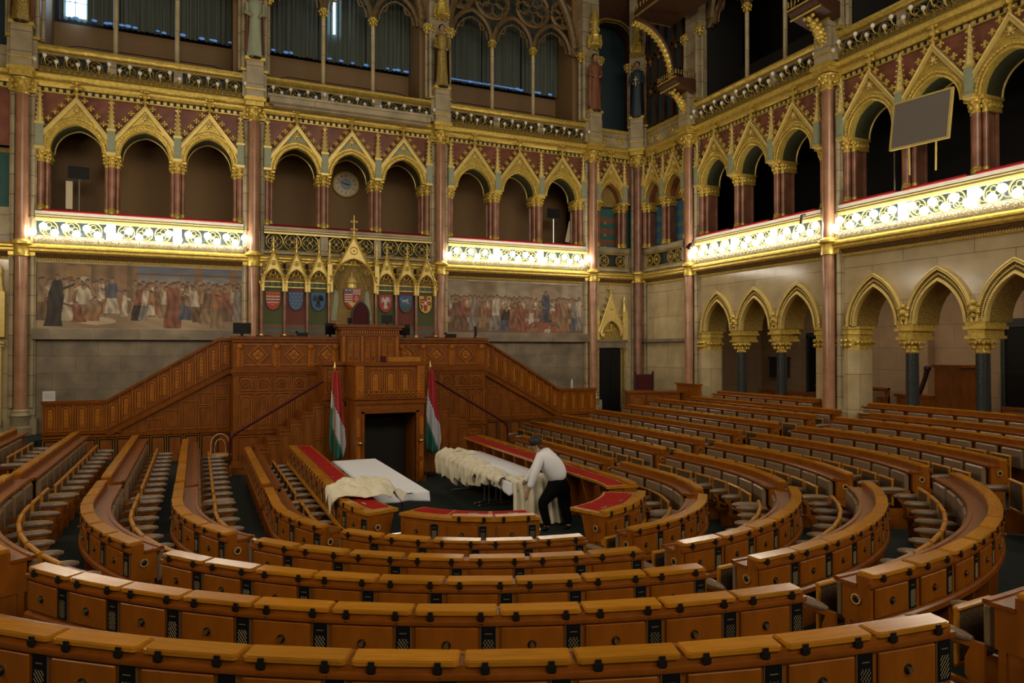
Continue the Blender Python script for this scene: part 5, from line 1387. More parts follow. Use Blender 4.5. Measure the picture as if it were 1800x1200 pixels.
for i in (3, 4):
    bi, loc, rz, nm = BAYS[i]
    for k, u in enumerate(OC):
        p = wp(loc, rz, u, 0)
        if seen(p[0], p[1], 3.6, 120): LW.put(p, rz, 'gilded pointed arch with filigree band, lower arcade, %s of the %s' % (['farthest','middle','nearest'][k], ['far group','near group'][i-3]), 'gilded arches of the lower arcade')
    for k, u in enumerate((-.735, .735)):
        p = wp(loc, rz, u, .22)
        if seen(p[0], p[1], 3, 60): LC.put(p, rz, 'dark granite column with gold capital, lower arcade, %s of the %s' % (['farther','nearer'][k], ['far group','near group'][i-3]), 'dark granite columns of the lower arcade')
for y, lab in ((PY[0], 'far'), (PY[1], 'middle')):
    t = thing('stone_pier', (XR, y, 0), -PI/2, 'cream stone pier with gilded impost supporting the lower arcade, %s one' % lab, 'pier', 'stone piers of the lower arcade')
    a = -.53 if y < 17 else -.2
    poly = [(a,.02),(.38,.02),(.54,.20),(.54,.60),(.42,.74),(a,.74)]
    mb = MB().prism(poly, .98, 2.95, 'xy'); mb.build('shaft', 'marble', t, smooth=False)
    p2 = [(x+(.03 if x > 0 else -.03 if a < -.3 else 0), y_+(-.03 if y_ < .3 else .03)) for x, y_ in poly]
    mb = MB().prism(poly, 2.95, 3.52, 'xy').prism(p2, 3.30, 3.38, 'xy').prism(p2, 3.42, 3.48, 'xy')
    for q in range(9):
        x = a+.95*q/8 if a > -.3 else a+1.0*q/8
        if x < .52:
            for zz in (3.05, 3.16): mb.ball((x, -.02, zz), .045, 6, 4)
    for q in range(5): mb.ball((.56,.1+.13*q,3.12), .05, 6, 4)
    mb.build('impost', 'gold', t)
# corner doorway
t = thing('door_surround', (12.27, YB, 0), 0, 'gilded gabled door surround with carved horseman panel over dark door', 'door surround')
mb = MB()
for sg in (-1, 1):
    mb.box(sg*.53-.09,sg*.53+.09,-.12,.04,3.25,4.2); mb.lathe([(.09,4.2),(.05,4.35),(.03,4.55),(.045,4.6),(.01,4.72)], 8, (sg*.53,-.04,0))
    for q in range(4): mb.ball((sg*.53+.05,-.06,4.22+.1*q), .025, 5, 4).ball((sg*.53-.05,-.06,4.22+.1*q), .025, 5, 4)
A = arch(0, .74, 3.40, .50, 8); G = [(.46*(1-k/8), 3.55+(4.72-3.55)*k/8) for k in range(9)]; G += [(-x, z) for x, z in G[-2::-1]]
mb.strip(A, G, -.12, .0); mb.tube([(x,-.12,z) for x, z in A], .025, 6)
for sg in (-1, 1):
    mb.tube([(sg*.48,-.12,3.52),(0,-.12,4.76)], .028, 6)
    for q in range(6): f = (q+.3)/6; crocket(mb, sg*(.48*(1-f)+.06), -.10, 3.62+1.16*f, .035)
mb.tube([(0,-.08,4.7),(0,-.08,5.02)], [.03,.015], 6).ball((0,-.08,4.92), .05, 6, 4).ball((.07,-.08,4.92), .03, 5, 4).ball((-.07,-.08,4.92), .03, 5, 4).ball((0,-.12,4.3), .06, 8, 5)
mb.build('gable', 'goldp', t)
mb = MB().box(-.40,.40,-.02,.0,3.25,3.9); mb.build('panel', 'goldd', t, smooth=False)
mb = MB(); lion(mb, 0, 3.55, .16); mb.ball((.02,-.06,3.74), .06, 6, 5).tube([(.02,-.06,3.6),(.02,-.06,3.78)], .04, 6).ball((-.25,-.04,3.40), .09, 10, 6, (1,.3,1)); mb.build('horseman_relief', 'gold', t)
mb = MB().box(-.56,.56,-.09,.04,3.02,3.26).box(-.62,.62,-.12,.04,3.20,3.27); mb.build('lintel', 'wallg', t, smooth=False)
mb = MB()
for sg in (-1, 1):
    mb.tube([(sg*.53,-.05,1.2),(sg*.53,-.05,3.02)], .035, 8); leafy(mb, .04, .07, 2.86, 3.04, 6, .02, (sg*.53,-.05)); mb.box(sg*.43-.03,sg*.43+.03,-.03,.04,1.0,3.02)
mb.build('jamb', 'goldd', t)
o = struct('door_1', MB().box(-.40,.40,-.015,.06,.98,3.02).box(-.36,-.02,-.03,0,1.1,2.9).box(.02,.36,-.03,0,1.1,2.9), 'black', smooth=False); o.location = (12.27, YB, 0)
t = thing('door_surround', (PX[0]-.95, YB, 0), 0, 'bright gilded door surround cut by the left edge of the picture', 'door surround')
mb = MB()
for sg in (-1, 1): mb.box(sg*.53-.10,sg*.53+.10,-.12,.04,3.25,4.3).lathe([(.09,4.3),(.05,4.45),(.03,4.7),(.045,4.75),(.01,4.9)], 8, (sg*.53,-.04,0)); mb.tube([(sg*.53,-.05,1.2),(sg*.53,-.05,3.1)], .045, 8); leafy(mb, .045, .08, 2.95, 3.15, 6, .025, (sg*.53,-.05))
mb.strip(A, G, -.12, .0); mb.build('gable', 'goldp', t)
# ambulatory
t = thing('doorway', (17.38, 16.1, .98), -PI/2, 'dark framed doorway in the ambulatory behind the far arches', 'door'); MB().box(-.5,.5,-.02,.2,0,2.35).build('opening', 'black', t, smooth=False); MB().box(-.58,.58,-.05,.02,2.35,2.5).box(-.58,-.5,-.05,.02,0,2.4).box(.5,.58,-.05,.02,0,2.4).build('door_frame', 'granite', t, smooth=False)
t = thing('doorway', (17.38, 10.2, .98), -PI/2, 'dark framed doorway in the ambulatory at the right edge', 'door'); MB().box(-.5,.5,-.02,.2,0,2.5).build('opening', 'black', t, smooth=False); MB().box(-.6,.6,-.05,.02,2.5,2.7).box(-.6,-.5,-.05,.02,0,2.6).box(.5,.6,-.05,.02,0,2.6).build('door_frame', 'granite', t, smooth=False)
t = thing('wall_panel', (17.55, 18.0, 2.05), -PI/2, 'dark square panel on the ambulatory wall between granite columns', 'panel'); MB().box(-.42,.42,-.04,0,0,.62).build('board', 'granite', t, smooth=False); MB().box(-.47,.47,-.06,-.0,.62,.67).build('frame', 'dkwood', t, smooth=False)
def pew(x, y0, y1, z, lab):
    t = thing('bench', (x, (y0+y1)/2, .98), -PI/2, lab, 'bench', 'dark benches in the ambulatory'); L = (y1-y0)/2
    MB().box(-L,L,-.02,.04,.2,z-.98).box(-L,L,-.05,.06,z-1.03,z-.98).box(-L,-L+.05,-.4,.04,0,z-1.2).box(L-.05,L,-.4,.04,0,z-1.2).build('back', 'oakd', t, smooth=False)
    n = int(2*L/.55); mb = MB()
    for k in range(n): c = -L+2*L*(k+.5)/n; mb.bbox(c-.22,c+.22,-.06,-.02,.5,z-1.08,.01)
    mb.build('backrest', 'leather', t); MB().bbox(-L,L,-.42,-.05,.38,.46,.02).build('seat', 'leather', t)
pew(15.4, 13.0, 16.6, 1.78, 'low dark bench behind the far granite columns'); pew(15.0, 6.2, 9.3, 1.80, 'low dark bench behind the near granite columns'); pew(16.6, 13.2, 15.6, 1.95, 'dark bench against the far ambulatory wall'); pew(16.4, 7.2, 9.0, 2.02, 'short dark bench against the near ambulatory wall')
t = thing('usher_stall', (15.2, 11.1, .98), -PI/2, 'dark carved wooden stall with scrolled side between the near arches', 'stall')
MB().box(-.7,.35,-.1,.5,0,1.0).box(.35,.85,-.1,.5,0,1.55).box(.30,.90,-.13,.55,1.5,1.56).build('body', 'dkwood2', t, smooth=False) if False else MB().box(-.7,.25,-.1,.5,0,.92).box(.25,.85,-.1,.5,0,1.62).box(.20,.90,-.13,.55,1.58,1.64).box(-.75,.25,-.13,.55,.88,.94).build('body', 'oakd', t, smooth=False)
MB().tube([(-.15,-.12,.98),(-.05,-.12,1.1),(.05,-.12,1.35),(.10,-.12,1.55)], [.09,.05,.05,.06], 8).ball((-.2,-.12,1.02), .09, 8, 6).ball((.10,-.12,1.56), .08, 8, 6).build('scroll', 'dkwood', t)

# outermost straight benches and the clerk's corner
bench('I', sw('I',2.85,1), sw('I',6.5,1), True, 'oak bench back with leather pads before the far granite columns', lowz=1.0, drawers=False, hinges=False)
seats('I', sw('I',2.85,1), sw('I',6.5,1), True, 'before the far arches', 'from the pillar')
bench('I', sa('I',77), sw('I',1.55,1), True, 'oak bench back with leather pads before the near granite columns', lowz=1.0, drawers=False, hinges=False)
seats('I', sa('I',77), sw('I',1.55,1), True, 'before the near arches', 'from the pillar', rev=True)
t = thing('clerk_desk', (12.35, 17.75, .98), -.35, 'small panelled oak desk in the far right corner', 'desk')
MB().box(-.75,.75,-.3,.3,0,.72).build('body', 'oak', t, smooth=False); MB().box(-.8,.8,-.35,.35,.72,.77).build('top', 'oakr', t); mb = MB(); panels(mb, -.75,.75,.05,.70,3,-.3); mb.build('panels', ['oakr','oakd'], t)
t = thing('armchair', (12.55, 18.35, .98), -.3, 'high-backed dark red armchair behind the corner desk', 'chair')
MB().bbox(-.26,.26,.18,.26,.3,1.22,.03).build('backrest', 'maroon', t); MB().bbox(-.28,.28,-.25,.22,.38,.50,.03).build('seat', 'maroon', t)
mb = MB()
for sg in (-1, 1): mb.box(sg*.28-.03,sg*.28+.03,.18,.25,0,1.25).ball((sg*.28,.21,1.28), .04, 8, 5).box(sg*.28-.025,sg*.28+.025,-.25,-.2,0,.7).box(sg*.28-.03,sg*.28+.03,-.27,.2,.66,.70)
mb.build('frame', 'dkwood', t)
t = thing('wall_bench', (13.1, 17.0, .98), -PI/2, 'short oak bench end beside the far right pillar', 'bench'); MB().box(-.5,.5,-.05,.05,0,.95).box(-.54,.54,-.08,.08,.95,1.0).build('back', 'oak', t, smooth=False)
# small things on the right parapet
t = thing('white_bottle', (10.15, 18.66, 1.82), 0, 'slim white cylinder standing on the right parapet end', 'bottle'); MB().lathe([(.03,0),(.032,.01),(.032,.2),(.02,.24),(.012,.27)], 10).build('body', 'paper', t)

# ------------------------------------------------------------------ red-topped ministers' desks
def red_desk(r, s0, s1, z, label, pads, lidr=None, dep=.46, fl=.18, drawers=True, ang=None):
    t = thing('red_topped_desk', (0,0,0), 0, label, 'desk', 'red-topped desks round the centre')
    L = s1-s0; mb = MB()
    sweep(mb, r, s0, s1, [(-.012,-.03),(-.012,-.36),(-.20,-.36),(-.20,-.03)], z); sweep(mb, r, s0, s1, [(-.16,-.36),(-.16,fl-z),(-.20,fl-z),(-.20,-.36)], z)
    n = max(1, round(L/.55))
    for i in range(n+1):
        x, y, a = at(r, s0+.05+(L-.1)*i/n); nx, ny = sin(a), -cos(a); tx, ty = cos(a), sin(a); vs = []
        for (d, zz) in ((-.18,fl),(-.30,fl),(-.30,.45),(-.42,z-.06),(-.18,z-.06)):
            for tt in (-.02,.02): vs.append((x+nx*d+tx*tt, y+ny*d+ty*tt, zz))
        mb.add(vs, [(0,2,4,6,8),(9,7,5,3,1)]+[(2*k,2*((k+1)%5),2*((k+1)%5)+1,2*k+1) for k in range(5)])
        if i in (0, n): mb.add([(x+nx*d+tx*tt, y+ny*d+ty*tt, zz) for zz in (fl, z-.05) for (d, tt) in ((-.02,-.025),(-.02,.025),(-.34,.025),(-.34,-.025))], [(0,3,2,1),(4,5,6,7),(0,1,5,4),(1,2,6,5),(2,3,7,6),(3,0,4,7)])
    mb.build('body', 'oak', t)
    mb = MB(); sweep(mb, r, s0-.01, s1+.01, [(.01,.0),(.01,-.035),(-dep,-.05),(-dep-.01,-.01)], z)
    sweep(mb, r, s0-.01, s1+.01, [(.0,-.31),(.014,-.33),(.018,-.37),(.0,-.38),(-.05,-.38),(-.05,-.31)], z); mb.build('top', 'frame', t)
    L0, L1 = pads; m = max(1, round((L1-L0)/.56)); mb = MB()
    for i in range(m):
        a0 = L0+(L1-L0)*i/m+.03; a1 = L0+(L1-L0)*(i+1)/m-.03
        sweep(mb, r, a0, a1, [(-.185,.006),(-.185,-.006),(-dep+.035,-.014),(-dep+.035,-.001)], z)
    mb.build('felt_panel', 'felt', t)
    l0, l1 = lidr or (s0, s1); m = max(1, round((l1-l0)/.53))
    for i in range(m):
        x, y, a = at(r, l0+(i+.5)*(l1-l0)/m)
        place_part(lid0, t, (x, y, z+.002), a, [(hinge0, (-.15,0,0)), (hinge0, (.15,0,0))])
    if drawers:
        for i in range(n):
            s = s0+(i+.5)*L/n; x, y, a = at(r, s-.05); place_part(drawer0, t, (x-sin(a)*.012, y+cos(a)*.012, z-.02), a, [(knob0, (0,0,0))])
            x, y, a = at(r, s+.2); place_part(grille0, t, (x-sin(a)*.010, y+cos(a)*.010, z-.02), a)
    for s, sd in ((s0, -1), (s1, 1)):
        x, y, a = at(r, s); rosette(t, x-sin(a)*.12+cos(a)*sd*.03, y+cos(a)*.12+sin(a)*sd*.03, z-.19, a, sd)
    mb = MB()   # brass nameplates
    for i in range(m):
        x, y, a = at(r, l0+(i+.5)*(l1-l0)/m); nx, ny = sin(a), -cos(a)
        vs = [(x-nx*d+cos(a)*q, y-ny*d+sin(a)*q, z+zz) for zz in (.006,.016) for (d, q) in ((.20,-.06),(.20,.06),(.225,.06),(.225,-.06))]
        mb.add(vs, [(0,3,2,1),(4,5,6,7),(0,1,5,4),(1,2,6,5),(2,3,7,6),(3,0,4,7)])
    mb.build('nameplate', 'silver', t)
rF = 2.17; q = rF*PI/2
red_desk(rF, -(q+5.9), -rF*R(66), .95, 'long red-topped oak desk left of the white table', (-(q+5.8), -rF*R(70)), (-(q+5.8), -rF*R(72)))
red_desk(1.90, -1.90*R(58), -1.90*R(4), .95, 'curved red-topped desk in front, bright strip of reflections on its lids', (-1.90*R(57), -1.90*R(5)), (-1.90*R(37), -1.90*R(5)), dep=.44)
red_desk(2.20, 2.20*R(17), 2.20*R(58), .95, 'short curved red-topped desk right of the bending man', (2.20*R(19), 2.20*R(56)), None, dep=.58)
red_desk(2.17, rF*R(72), q+5.9, .95, 'long red-topped oak desk behind the bending man', (rF*R(74), q+5.8), None, drawers=False)

# ------------------------------------------------------------------ tables and cloths
def folding_table(x0, x1, y0, y1, lab):
    t = thing('folding_table', ((x0+x1)/2, (y0+y1)/2, 0), 0, lab, 'table', 'folding tables'); w, l = (x1-x0)/2, (y1-y0)/2
    MB().bbox(-w+.02,w-.02,-l+.02,l-.02,.695,.73,.006).build('tabletop', 'paper', t)
    for sy in (-1, -.02, .02, 1):
        yy = sy*(l-.35) if abs(sy) == 1 else sy*6
        mb = MB()
        for sx in (-1, 1):
            mb.tube([(sx*.12,yy,.69),(sx*.12,yy,.05)], .014, 8)
        mb.tube([(-w+.1,yy,.03),(w-.1,yy,.03)], .018, 8).tube([(-.2,yy,.68),(.2,yy,.68)], .012, 6)
        for sx in (-1, 1): mb.ball((sx*(w-.1),yy,.015), .02, 6, 4)
        mb.build('leg', 'silver', t)
folding_table(2.52, 3.28, 10.85, 14.4, 'folding table under the smooth white cloth'); folding_table(4.80, 5.62, 10.95, 14.55, 'folding table under the heaped cream cloths')
def smooth_obj(mb, name, m, lab, cat, thick=.006):
    o = mb.build(name, m, angle=80); o.modifiers.new('s', 'SOLIDIFY').thickness = thick; tag(o, lab, cat); return o
def tablecloth(x0, x1, y0, y1, drop, lab, seed=0):
    mb = MB(); per = []
    n1, n2 = 18, 60
    for k in range(n1): per.append((x0+(x1-x0)*k/n1, y0, 0, -1))
    for k in range(n2): per.append((x1, y0+(y1-y0)*k/n2, 1, 0))
    for k in range(n1): per.append((x1-(x1-x0)*k/n1, y1, 0, 1))
    for k in range(n2): per.append((x0, y1-(y1-y0)*k/n2, -1, 0))
    N = len(per); vs = []
    for lv in range(6):
        f = lv/5
        for k, (x, y, nx, ny) in enumerate(per):
            cor = min(hypot(x-a, y-b) for a in (x0,x1) for b in (y0,y1)); fl = .5*math.exp(-cor/.12)
            d = (drop*(1+.5*fl))*f; o = (.012+.020*sin(k*.9+seed)*f+.018*sin(k*.37)*f+.05*f*fl)
            nn = (nx, ny)
            if fl > .05: cx_, cy_ = (x-(x0+x1)/2)/abs(x1-x0)*2, (y-(y0+y1)/2)/abs(y1-y0)*2; nn = (nx*.6+cx_*.6*fl*2, ny*.6+cy_*.6*fl*2)
            vs.append((x+nn[0]*o, y+nn[1]*o, .745-d if lv else .745))
    mb.add(vs, [(l*N+k, l*N+(k+1)%N, (l+1)*N+(k+1)%N, (l+1)*N+k) for l in range(5) for k in range(N)]+[tuple(range(N))])
    return smooth_obj(mb, 'tablecloth', 'white', lab, 'tablecloth')
tablecloth(2.48, 3.32, 10.80, 14.45, .13, 'smooth white tablecloth on the table beside the left red desk', 1)
tablecloth(4.76, 5.66, 10.92, 14.6, .16, 'bluish white tablecloth partly covered by heaped cream cloth', 2)
def rnoise(x, y, s):
    return sin(x*7.1+s)*cos(y*5.3+s*2)+.6*sin(x*15.7+y*9.1+s)+.4*sin(x*23.3-y*31.7+3*s)+.3*cos(x*41.+y*17.+s)
# long heap of cream covers hanging over the table edge
mb = MB(); nu, nv = 44, 260; vs = []
for j in range(nv):
    v = j/(nv-1); y = 14.55-3.35*v
    hang = .16+.15*abs(sin(v*13+.6))**.7+.13*abs(sin(v*31+1))+.10*sin(v*5.2+.3)-(.10 if v > .75 else 0)
    inner = 5.08+.09*sin(v*17)+.10*sin(v*5.2)
    if v < .12: inner = 5.55; 
    for i in range(nu):
        u = i/(nu-1); tl = inner-4.74; tot = tl+hang; s = u*tot; pl = sin(v*95+2*sin(v*11)+1.2*sin(u*6))
        if s < tl:
            x = inner-s; z = .76+.055*(1-(1-2*u*.9)**6)*(1+.5*rnoise(x, y, 1))*min(1, 6*u+.15)+.022*pl*min(1, u*4)
        else:
            d = s-tl; x = 4.74-.05-.05*pl*min(1, d*5)-.05*sin(min(1, d/.08)*PI/2)+.10*d; z = .80-d+.01*pl
        vs.append((x, y+.03*sin(u*9+v*50)+.02*pl, max(z, .04)))
mb.add(vs, [(j*nu+i, j*nu+i+1, (j+1)*nu+i+1, (j+1)*nu+i) for j in range(nv-1) for i in range(nu-1)])
smooth_obj(mb, 'cloth_heap', 'cream', 'long heap of crumpled cream covers spilling over the left edge of the far table', 'cloth', .012)
# near-end drape reaching the floor
mb = MB(); nu, nv = 130, 30; vs = []
for j in range(nv):
    v = j/(nv-1)
    for i in range(nu):
        u = i/(nu-1); s = v*1.15; fold = sin(u*42+1.5*sin(u*9)); lo = .04+.30*max(0, .25-u)*2
        if s < .32: x = 4.80+.95*u; y = 10.93+.32-s; z = .775+.025*rnoise(x, y, 4)+.012*fold
        else: d = s-.32; x = 4.82+.95*u+.18*d*(u-.2); y = 10.88-.05*fold*min(1, d*4)-.10*d; z = max(.775-d*.98, lo)+.0
        vs.append((x, y, z))
mb.add(vs, [(j*nu+i, j*nu+i+1, (j+1)*nu+i+1, (j+1)*nu+i) for j in range(nv-1) for i in range(nu-1)])
smooth_obj(mb, 'cream_cover', 'cream', 'cream cloth hanging in folds to the floor, held by the bending man', 'cloth', .010)
# cover thrown over the end of the left red desk
mb = MB(); nr, na = 34, 120; vs = []
for i in range(nr):
    for k in range(na):
        th = 2*PI*k/na; rm = 1+.07*sin(5*th+1)+.04*sin(11*th)+.02*sin(23*th); e = (i/(nr-1))*rm; ee = i/(nr-1)
        x = 2.20+.52*e*cos(th)+.12*e*sin(th); y = 10.10+.60*e*sin(th)-.05*e*cos(th)
        z = 1.09-.10*ee**5+.022*sin(9*th+7*ee)*ee+.02*rnoise(x*1.3, y*1.3, 2)*(1-ee**6)+.014*sin(26*(x+.5*y))
        if x < 1.74: d = 1.74-x; z -= d*3.4; x = 1.74-.06-d*.25
        if x > 2.50: z -= min(.16, (x-2.50)*1.4)
        vs.append((x, y, max(z, .5 if x < 1.8 else .80)))
mb.add(vs, [(i*na+k, i*na+(k+1)%na, (i+1)*na+(k+1)%na, (i+1)*na+k) for i in range(nr-1) for k in range(na)])
smooth_obj(mb, 'cloth_heap', 'cream', 'crumpled cream cover lying over the near end of the left red desk', 'cloth', .012)

# ------------------------------------------------------------------ the man
def inv(u, v, f):
    """world point seen at u,v at forward distance f (used once to read the pose off the photograph)"""
    r = (u-900)*f/FP; up = -(v-600)*f/FP
    return (f*cos(PIT)*sin(YAW)+r*cos(YAW)-up*sin(PIT)*sin(YAW), f*cos(PIT)*cos(YAW)-r*sin(YAW)-up*sin(PIT)*cos(YAW), CZ+f*sin(PIT)+up*cos(PIT))
F0 = 11.75
man = thing('person', (5.45, 10.45, 0), 0, 'person in white shirt and black trousers bending over the cream cloth', 'person')
def skinmesh(name, pts, edges, m, root=0, lv=2):
    me = bpy.data.meshes.new(name)
    P_ = [inv(u, v, F0+d) for (u, v, d, r) in pts]; P_ = [(x-5.45, y-10.45, z) for x, y, z in P_]
    me.from_pydata(P_, edges, []); me.materials.append(M[m])
    o = bpy.data.objects.new(name, me); COL.objects.link(o); o.parent = man
    md = o.modifiers.new('skin', 'SKIN'); md.use_smooth_shade = True
    for i, (u, v, d, r) in enumerate(pts):
        rr = r if isinstance(r, tuple) else (r, r)
        me.skin_vertices[0].data[i].radius = rr
        me.skin_vertices[0].data[i].use_root = (i == root)
    s = o.modifiers.new('sub', 'SUBSURF'); s.levels = lv; s.render_levels = lv
    return o
# body: pelvis, spine, neck, head, arms with hands, legs
bp = [(980,845,0,.10),(972,822,0,.10),(962,802,0,.12),(948,795,0,.07),(943,789,0,.05),(939,781,0,.10),(935,786,0,.075),
      (948,802,-.17,.055),(938,832,-.22,.045),(930,858,-.22,.033),(927,866,-.22,.027),(926,873,-.22,.028),
      (950,800,.17,.055),(936,828,.20,.045),(921,848,.18,.033),(917,853,.18,.027),(913,859,.18,.028),
      (975,850,-.09,.09),(952,884,-.10,.065),(962,925,-.06,.045),(955,930,-.08,.035),
      (990,850,.09,.09),(990,886,.10,.065),(1000,923,.10,.045),(993,929,.08,.035)]
be = [(0,1),(1,2),(2,3),(3,4),(4,5),(5,6),(2,7),(7,8),(8,9),(9,10),(10,11),(2,12),(12,13),(13,14),(14,15),(15,16),(0,17),(17,18),(18,19),(19,20),(0,21),(21,22),(22,23),(23,24)]
for (bx, by, bd, base) in ((926,873,-.22,11),(913,859,.18,16)):   # fingers and thumb
    for k in range(4):
        n0 = len(bp); bp += [(bx-1.5+.9*k, by+3.2, bd-.03+.018*k, .009), (bx-2.3+.7*k, by+5.6-.5*abs(k-1.5), bd-.03+.014*k, .008), (bx-3.2+.5*k, by+7.2-.7*abs(k-1.5), bd-.02+.01*k, .007)]
        be += [(base, n0), (n0, n0+1), (n0+1, n0+2)]
    n0 = len(bp); bp += [(bx-3.5, by-.5, bd+.03, .010), (bx-5, by+2.0, bd+.03, .008)]; be += [(base, n0), (n0, n0+1)]
skinmesh('body', bp, be, 'skin')
skinmesh('shirt', [(984,849,0,(.19,.17)),(975,824,0,(.245,.21)),(966,808,0,(.24,.19)),(956,798,0,(.17,.14)),(947,794,0,(.075,.07)),
                   (950,803,-.17,.095),(940,830,-.23,.075),(931,858,-.225,.052),(952,801,.17,.095),(938,826,.21,.07),(923,847,.185,.05)],
         [(0,1),(1,2),(2,3),(3,4),(2,5),(5,6),(6,7),(2,8),(8,9),(9,10)], 'shirt')
skinmesh('trousers', [(979,834,0,(.16,.14)),(982,850,0,(.185,.16)),(972,860,-.10,.125),(953,884,-.11,.092),(958,905,-.09,.075),(963,924,-.07,.066),
                      (992,860,.10,.125),(991,886,.11,.095),(996,905,.11,.078),(1000,922,.11,.066)],
         [(0,1),(1,2),(2,3),(3,4),(4,5),(1,6),(6,7),(7,8),(8,9)], 'trouser')
for (u, v, d) in ((962,928,-.07),(1000,926,.10)):
    skinmesh('shoe', [(u+2,v-1,d,.045),(u-5,v+1.2,d-.03,.042),(u-12,v+2.2,d-.06,.034)], [(0,1),(1,2)], 'black')
hx, hy, hz = inv(941, 777.5, F0); MB().ball((0,0,0), .110, 16, 10, (1,1.02,.95)).build('hair', 'hair', man, loc=(hx-5.45, hy-10.45, hz+.02))
hx, hy, hz = inv(931, 786.5, F0-.01); MB().ball((0,0,0), .018, 8, 6, (1.2,.8,1)).build('nose', 'skin', man, loc=(hx-5.45, hy-10.45, hz))
hx, hy, hz = inv(943, 784, F0-.085); MB().ball((0,0,0), .024, 8, 6, (.8,.5,1.3)).build('ear', 'skin', man, loc=(hx-5.45, hy-10.45, hz))

# ------------------------------------------------------------------ things in the galleries
t = thing('display_board', (XR-.28, 9.72, 7.52), -PI/2, 'large blank grey board in a gilt frame on two poles, tilted before the near gallery', 'board')
g = MB().box(-.60,.60,-.02,.02,-.45,.45).build('board', 'screen', t, smooth=False); h = MB()
h.box(-.64,.64,-.03,.03,.45,.49).box(-.64,.64,-.03,.03,-.49,-.45).box(-.64,-.60,-.03,.03,-.45,.45).box(.60,.64,-.03,.03,-.45,.45); h.build('frame', 'goldp', t, smooth=False)
MB().tube([(-.22,.02,-.47),(-.18,.06,-1.05)], .018, 6).build('pole', 'goldp', t); MB().tube([(.36,.02,-.47),(.38,.06,-1.05)], .018, 6).build('pole', 'goldp', t)
t.rotation_euler = (R(-4), R(3), -PI/2)
def gmon(x, y, rz, lab, h=1.1, w=.46):
    t = thing('stand_monitor', (x, y, 6.1), rz, lab, 'monitor', 'stand monitors in the galleries')
    MB().bbox(-w/2,w/2,-.03,.03,h,h+.30,.008).build('screen', 'black', t); MB().box(-w/2-.01,w/2+.01,-.036,-.03,h-.01,h).box(-w/2-.01,w/2+.01,-.036,-.03,h+.30,h+.31).box(-w/2-.01,-w/2,-.036,-.03,h,h+.30).box(w/2,w/2+.01,-.036,-.03,h,h+.30).build('bezel', 'granite', t, smooth=False)
    MB().tube([(0,.03,0),(0,.03,h+.1)], .022, 8).build('pole', 'silver', t)
gmon(-2.70, 20.6, .0, 'black monitor on a stand in the leftmost gallery arch'); gmon(10.55, 20.6, 0, 'black monitor on a pole in the gallery arch right of the second lit balustrade')
gmon(XR+.7, 11.1, -PI/2-.4, 'black loudspeaker-like box on a pole behind the near gallery columns', 1.25, .34)
for (x, y, rz, tl, lab) in ((-2.92, 20.7, 0, 0, 'pale upright panel light behind the leftmost gallery arch'), (10.95, 20.55, 0, .22, 'leaning pale panel beside the gallery monitor')):
    t = thing('panel_light', (x, y, 6.2), rz, lab, 'lamp', 'pale panels in the gallery'); o = MB().bbox(-.075,.075,-.02,.02,.25,.95,.006).build('panel', 'clockf', t); t.rotation_euler.y = tl; MB().tube([(0,0,0),(0,0,.3)], .015, 6).build('pole', 'black', t)
# clock on the rear wall of the gallery
t = thing('wall_clock', (4.08, YB+1.66, 7.92), 0, 'round gilt-rimmed clock on the gallery wall, hands near quarter to nine', 'clock')
MB().tube([(0,.02,0),(0,-.03,0)], .36, 40).build('face', 'clockf', t); MB().ring((0,-.03,0), .37, .028, 40, 8).build('rim', 'goldp', t)
MB().tube([(0,-.03,0),(0,-.04,0)], .17, 32).build('centre_disc', 'clockb', t)
mb = MB()
for k in range(60):
    a = 2*PI*k/60; mb.tube([(.325*cos(a),-.035,.325*sin(a)),((.33 if k%5 else .30)*cos(a)*.97,-.035,(.33 if k%5 else .30)*sin(a)*.97)], .004, 4)
rn = ['XII','I','II','III','IV','V','VI','VII','VIII','IX','X','XI']
for k, s_ in enumerate(rn):
    a = PI/2-2*PI*k/12; n = len(s_)
    for j, chh in enumerate(s_):
        o_ = (j-(n-1)/2)*.026
        def TP(dx, dz): # local glyph coords to dial
            x, z = o_+dx, dz; return (.25*cos(a)+x*sin(a)+z*cos(a), -.036, .25*sin(a)-x*cos(a)+z*sin(a))
        if chh == 'I': mb.tube([TP(0,-.03),TP(0,.03)], .004, 4)
        if chh == 'V': mb.tube([TP(-.011,.03),TP(0,-.03),TP(.011,.03)], .0035, 4)
        if chh == 'X': mb.tube([TP(-.011,.03),TP(.011,-.03)], .0035, 4).tube([TP(-.011,-.03),TP(.011,.03)], .0035, 4)
mb.build('numerals', 'dkwood', t)
MB().tube([(.02,-.05,-.005),(-.10,-.05,.03),(-.24,-.05,.085)], [.012,.010,.003], 6).build('minute_hand', 'black', t); MB().tube([(-.02,-.055,.005),(.06,-.055,-.012),(.11,-.055,-.0)], [.012,.014,.004], 6).build('hour_hand', 'black', t)
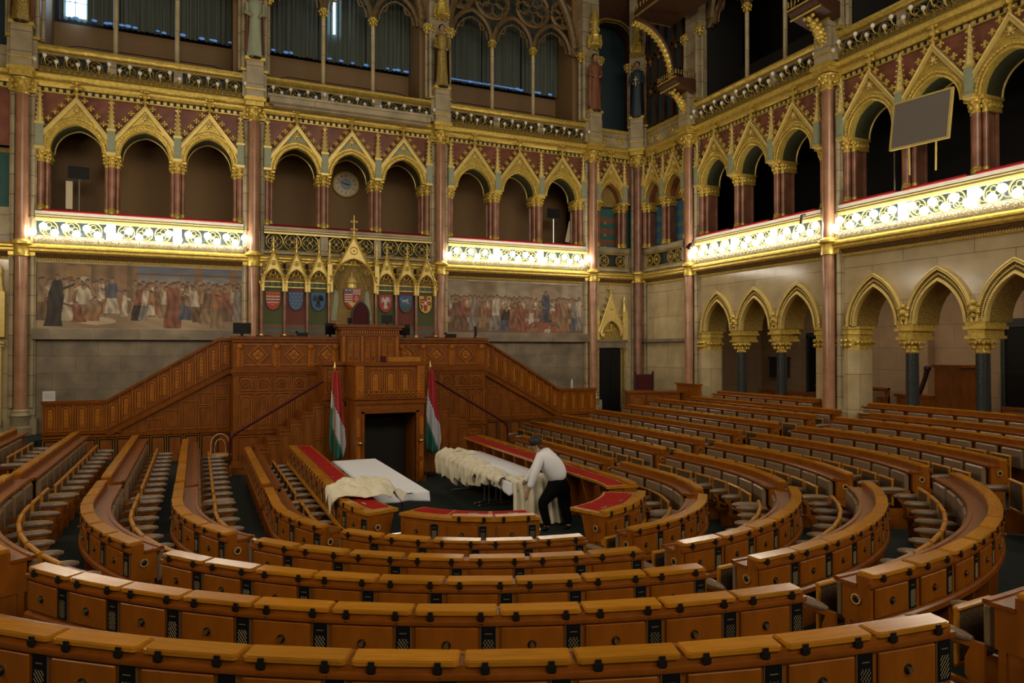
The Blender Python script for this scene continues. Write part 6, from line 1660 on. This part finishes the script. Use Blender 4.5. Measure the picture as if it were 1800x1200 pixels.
# dark clutter on the rails
t = thing('camera_head', (13.9, 13.95, 3.35), -PI/2, 'black film camera on an arm inside the middle lower arch', 'camera'); MB().bbox(-.16,.12,-.14,.12,.05,.30,.02).tube([(-.1,-.1,.18),(-.1,-.28,.18)], .06, 10).build('body', 'black', t); MB().box(-.35,.35,-.03,.03,-.03,.0).tube([(0,0,0),(0,0,.08)], .03, 8).build('arm', 'black', t)
t = thing('spotlight', (13.1, 16.85, 6.02), -PI/2, 'small black spotlight clipped at the far end of the right balustrade', 'spotlight'); MB().tube([(0,-.12,-.12),(0,-.02,0)], [.07,.05], 10).tube([(0,0,0),(0,.05,.12)], .012, 6).build('head', 'black', t)
t = thing('spotlight', (13.15, 12.75, 6.15), -PI/2, 'small dark clamp hanging from the right rail near the pillar', 'spotlight'); MB().tube([(0,-.05,-.22),(0,-.02,0)], .03, 8).tube([(0,0,0),(0,.1,.02)], .02, 6).build('head', 'granite', t)

# ------------------------------------------------------------------ light
def area(name, loc, rot, sx, sy, e, col):
    l = bpy.data.lights.new(name, 'AREA'); l.shape = 'RECTANGLE'; l.size = sx; l.size_y = sy; l.energy = e; l.color = col
    o = bpy.data.objects.new(name, l); COL.objects.link(o); o.location = loc; o.rotation_euler = rot; return o
WARM = (1., .84, .60)
# lamp rows of the left and rear galleries (outside the frame)
area('lamp_row_left', (-5.3, 9.5, 5.8), (0, R(-90), 0), .35, 14, 420, WARM)
area('lamp_row_rear', (4, -5.0, 5.8), (R(90), 0, 0), 16, .5, 170, WARM)
area('rear_upper_fill', (4, -6.0, 12), (R(84), 0, 0), 16, 4, 1120, (1., .88, .70))  # added soft fill high behind the camera, brightens the upper back wall
area('lamp_row_right', (13.0, 2.5, 5.8), (0, R(90), 0), .35, 5.0, 110, WARM)
area('overhead_fill', (4, 9, 16.5), (0, 0, 0), 12, 14, 250, (1., .90, .76))  # broad fill added overhead to light the horizontal surfaces, no fixture there
area('ambulatory_lamps', (15.6, 11, 5.0), (0, 0, 0), .6, 9, 75, WARM)
w = bpy.data.worlds.new('world'); S.world = w; w.use_nodes = True
w.node_tree.nodes['Background'].inputs[0].default_value = (.9, .72, .48, 1); w.node_tree.nodes['Background'].inputs[1].default_value = .025
S.view_settings.view_transform = 'Standard'; S.view_settings.look = 'None'; S.view_settings.exposure = 0.0; S.view_settings.gamma = 1
S.cycles.use_denoising = True; S.cycles.max_bounces = 5; S.cycles.diffuse_bounces = 3; S.cycles.glossy_bounces = 3; S.cycles.sample_clamp_indirect = 4; S.cycles.caustics_reflective = False; S.cycles.caustics_refractive = False
for o in list(bpy.data.objects):   # unused prototypes
    if o.users_collection == () and o.parent is None and o.type == 'MESH' and o.users <= 1: pass
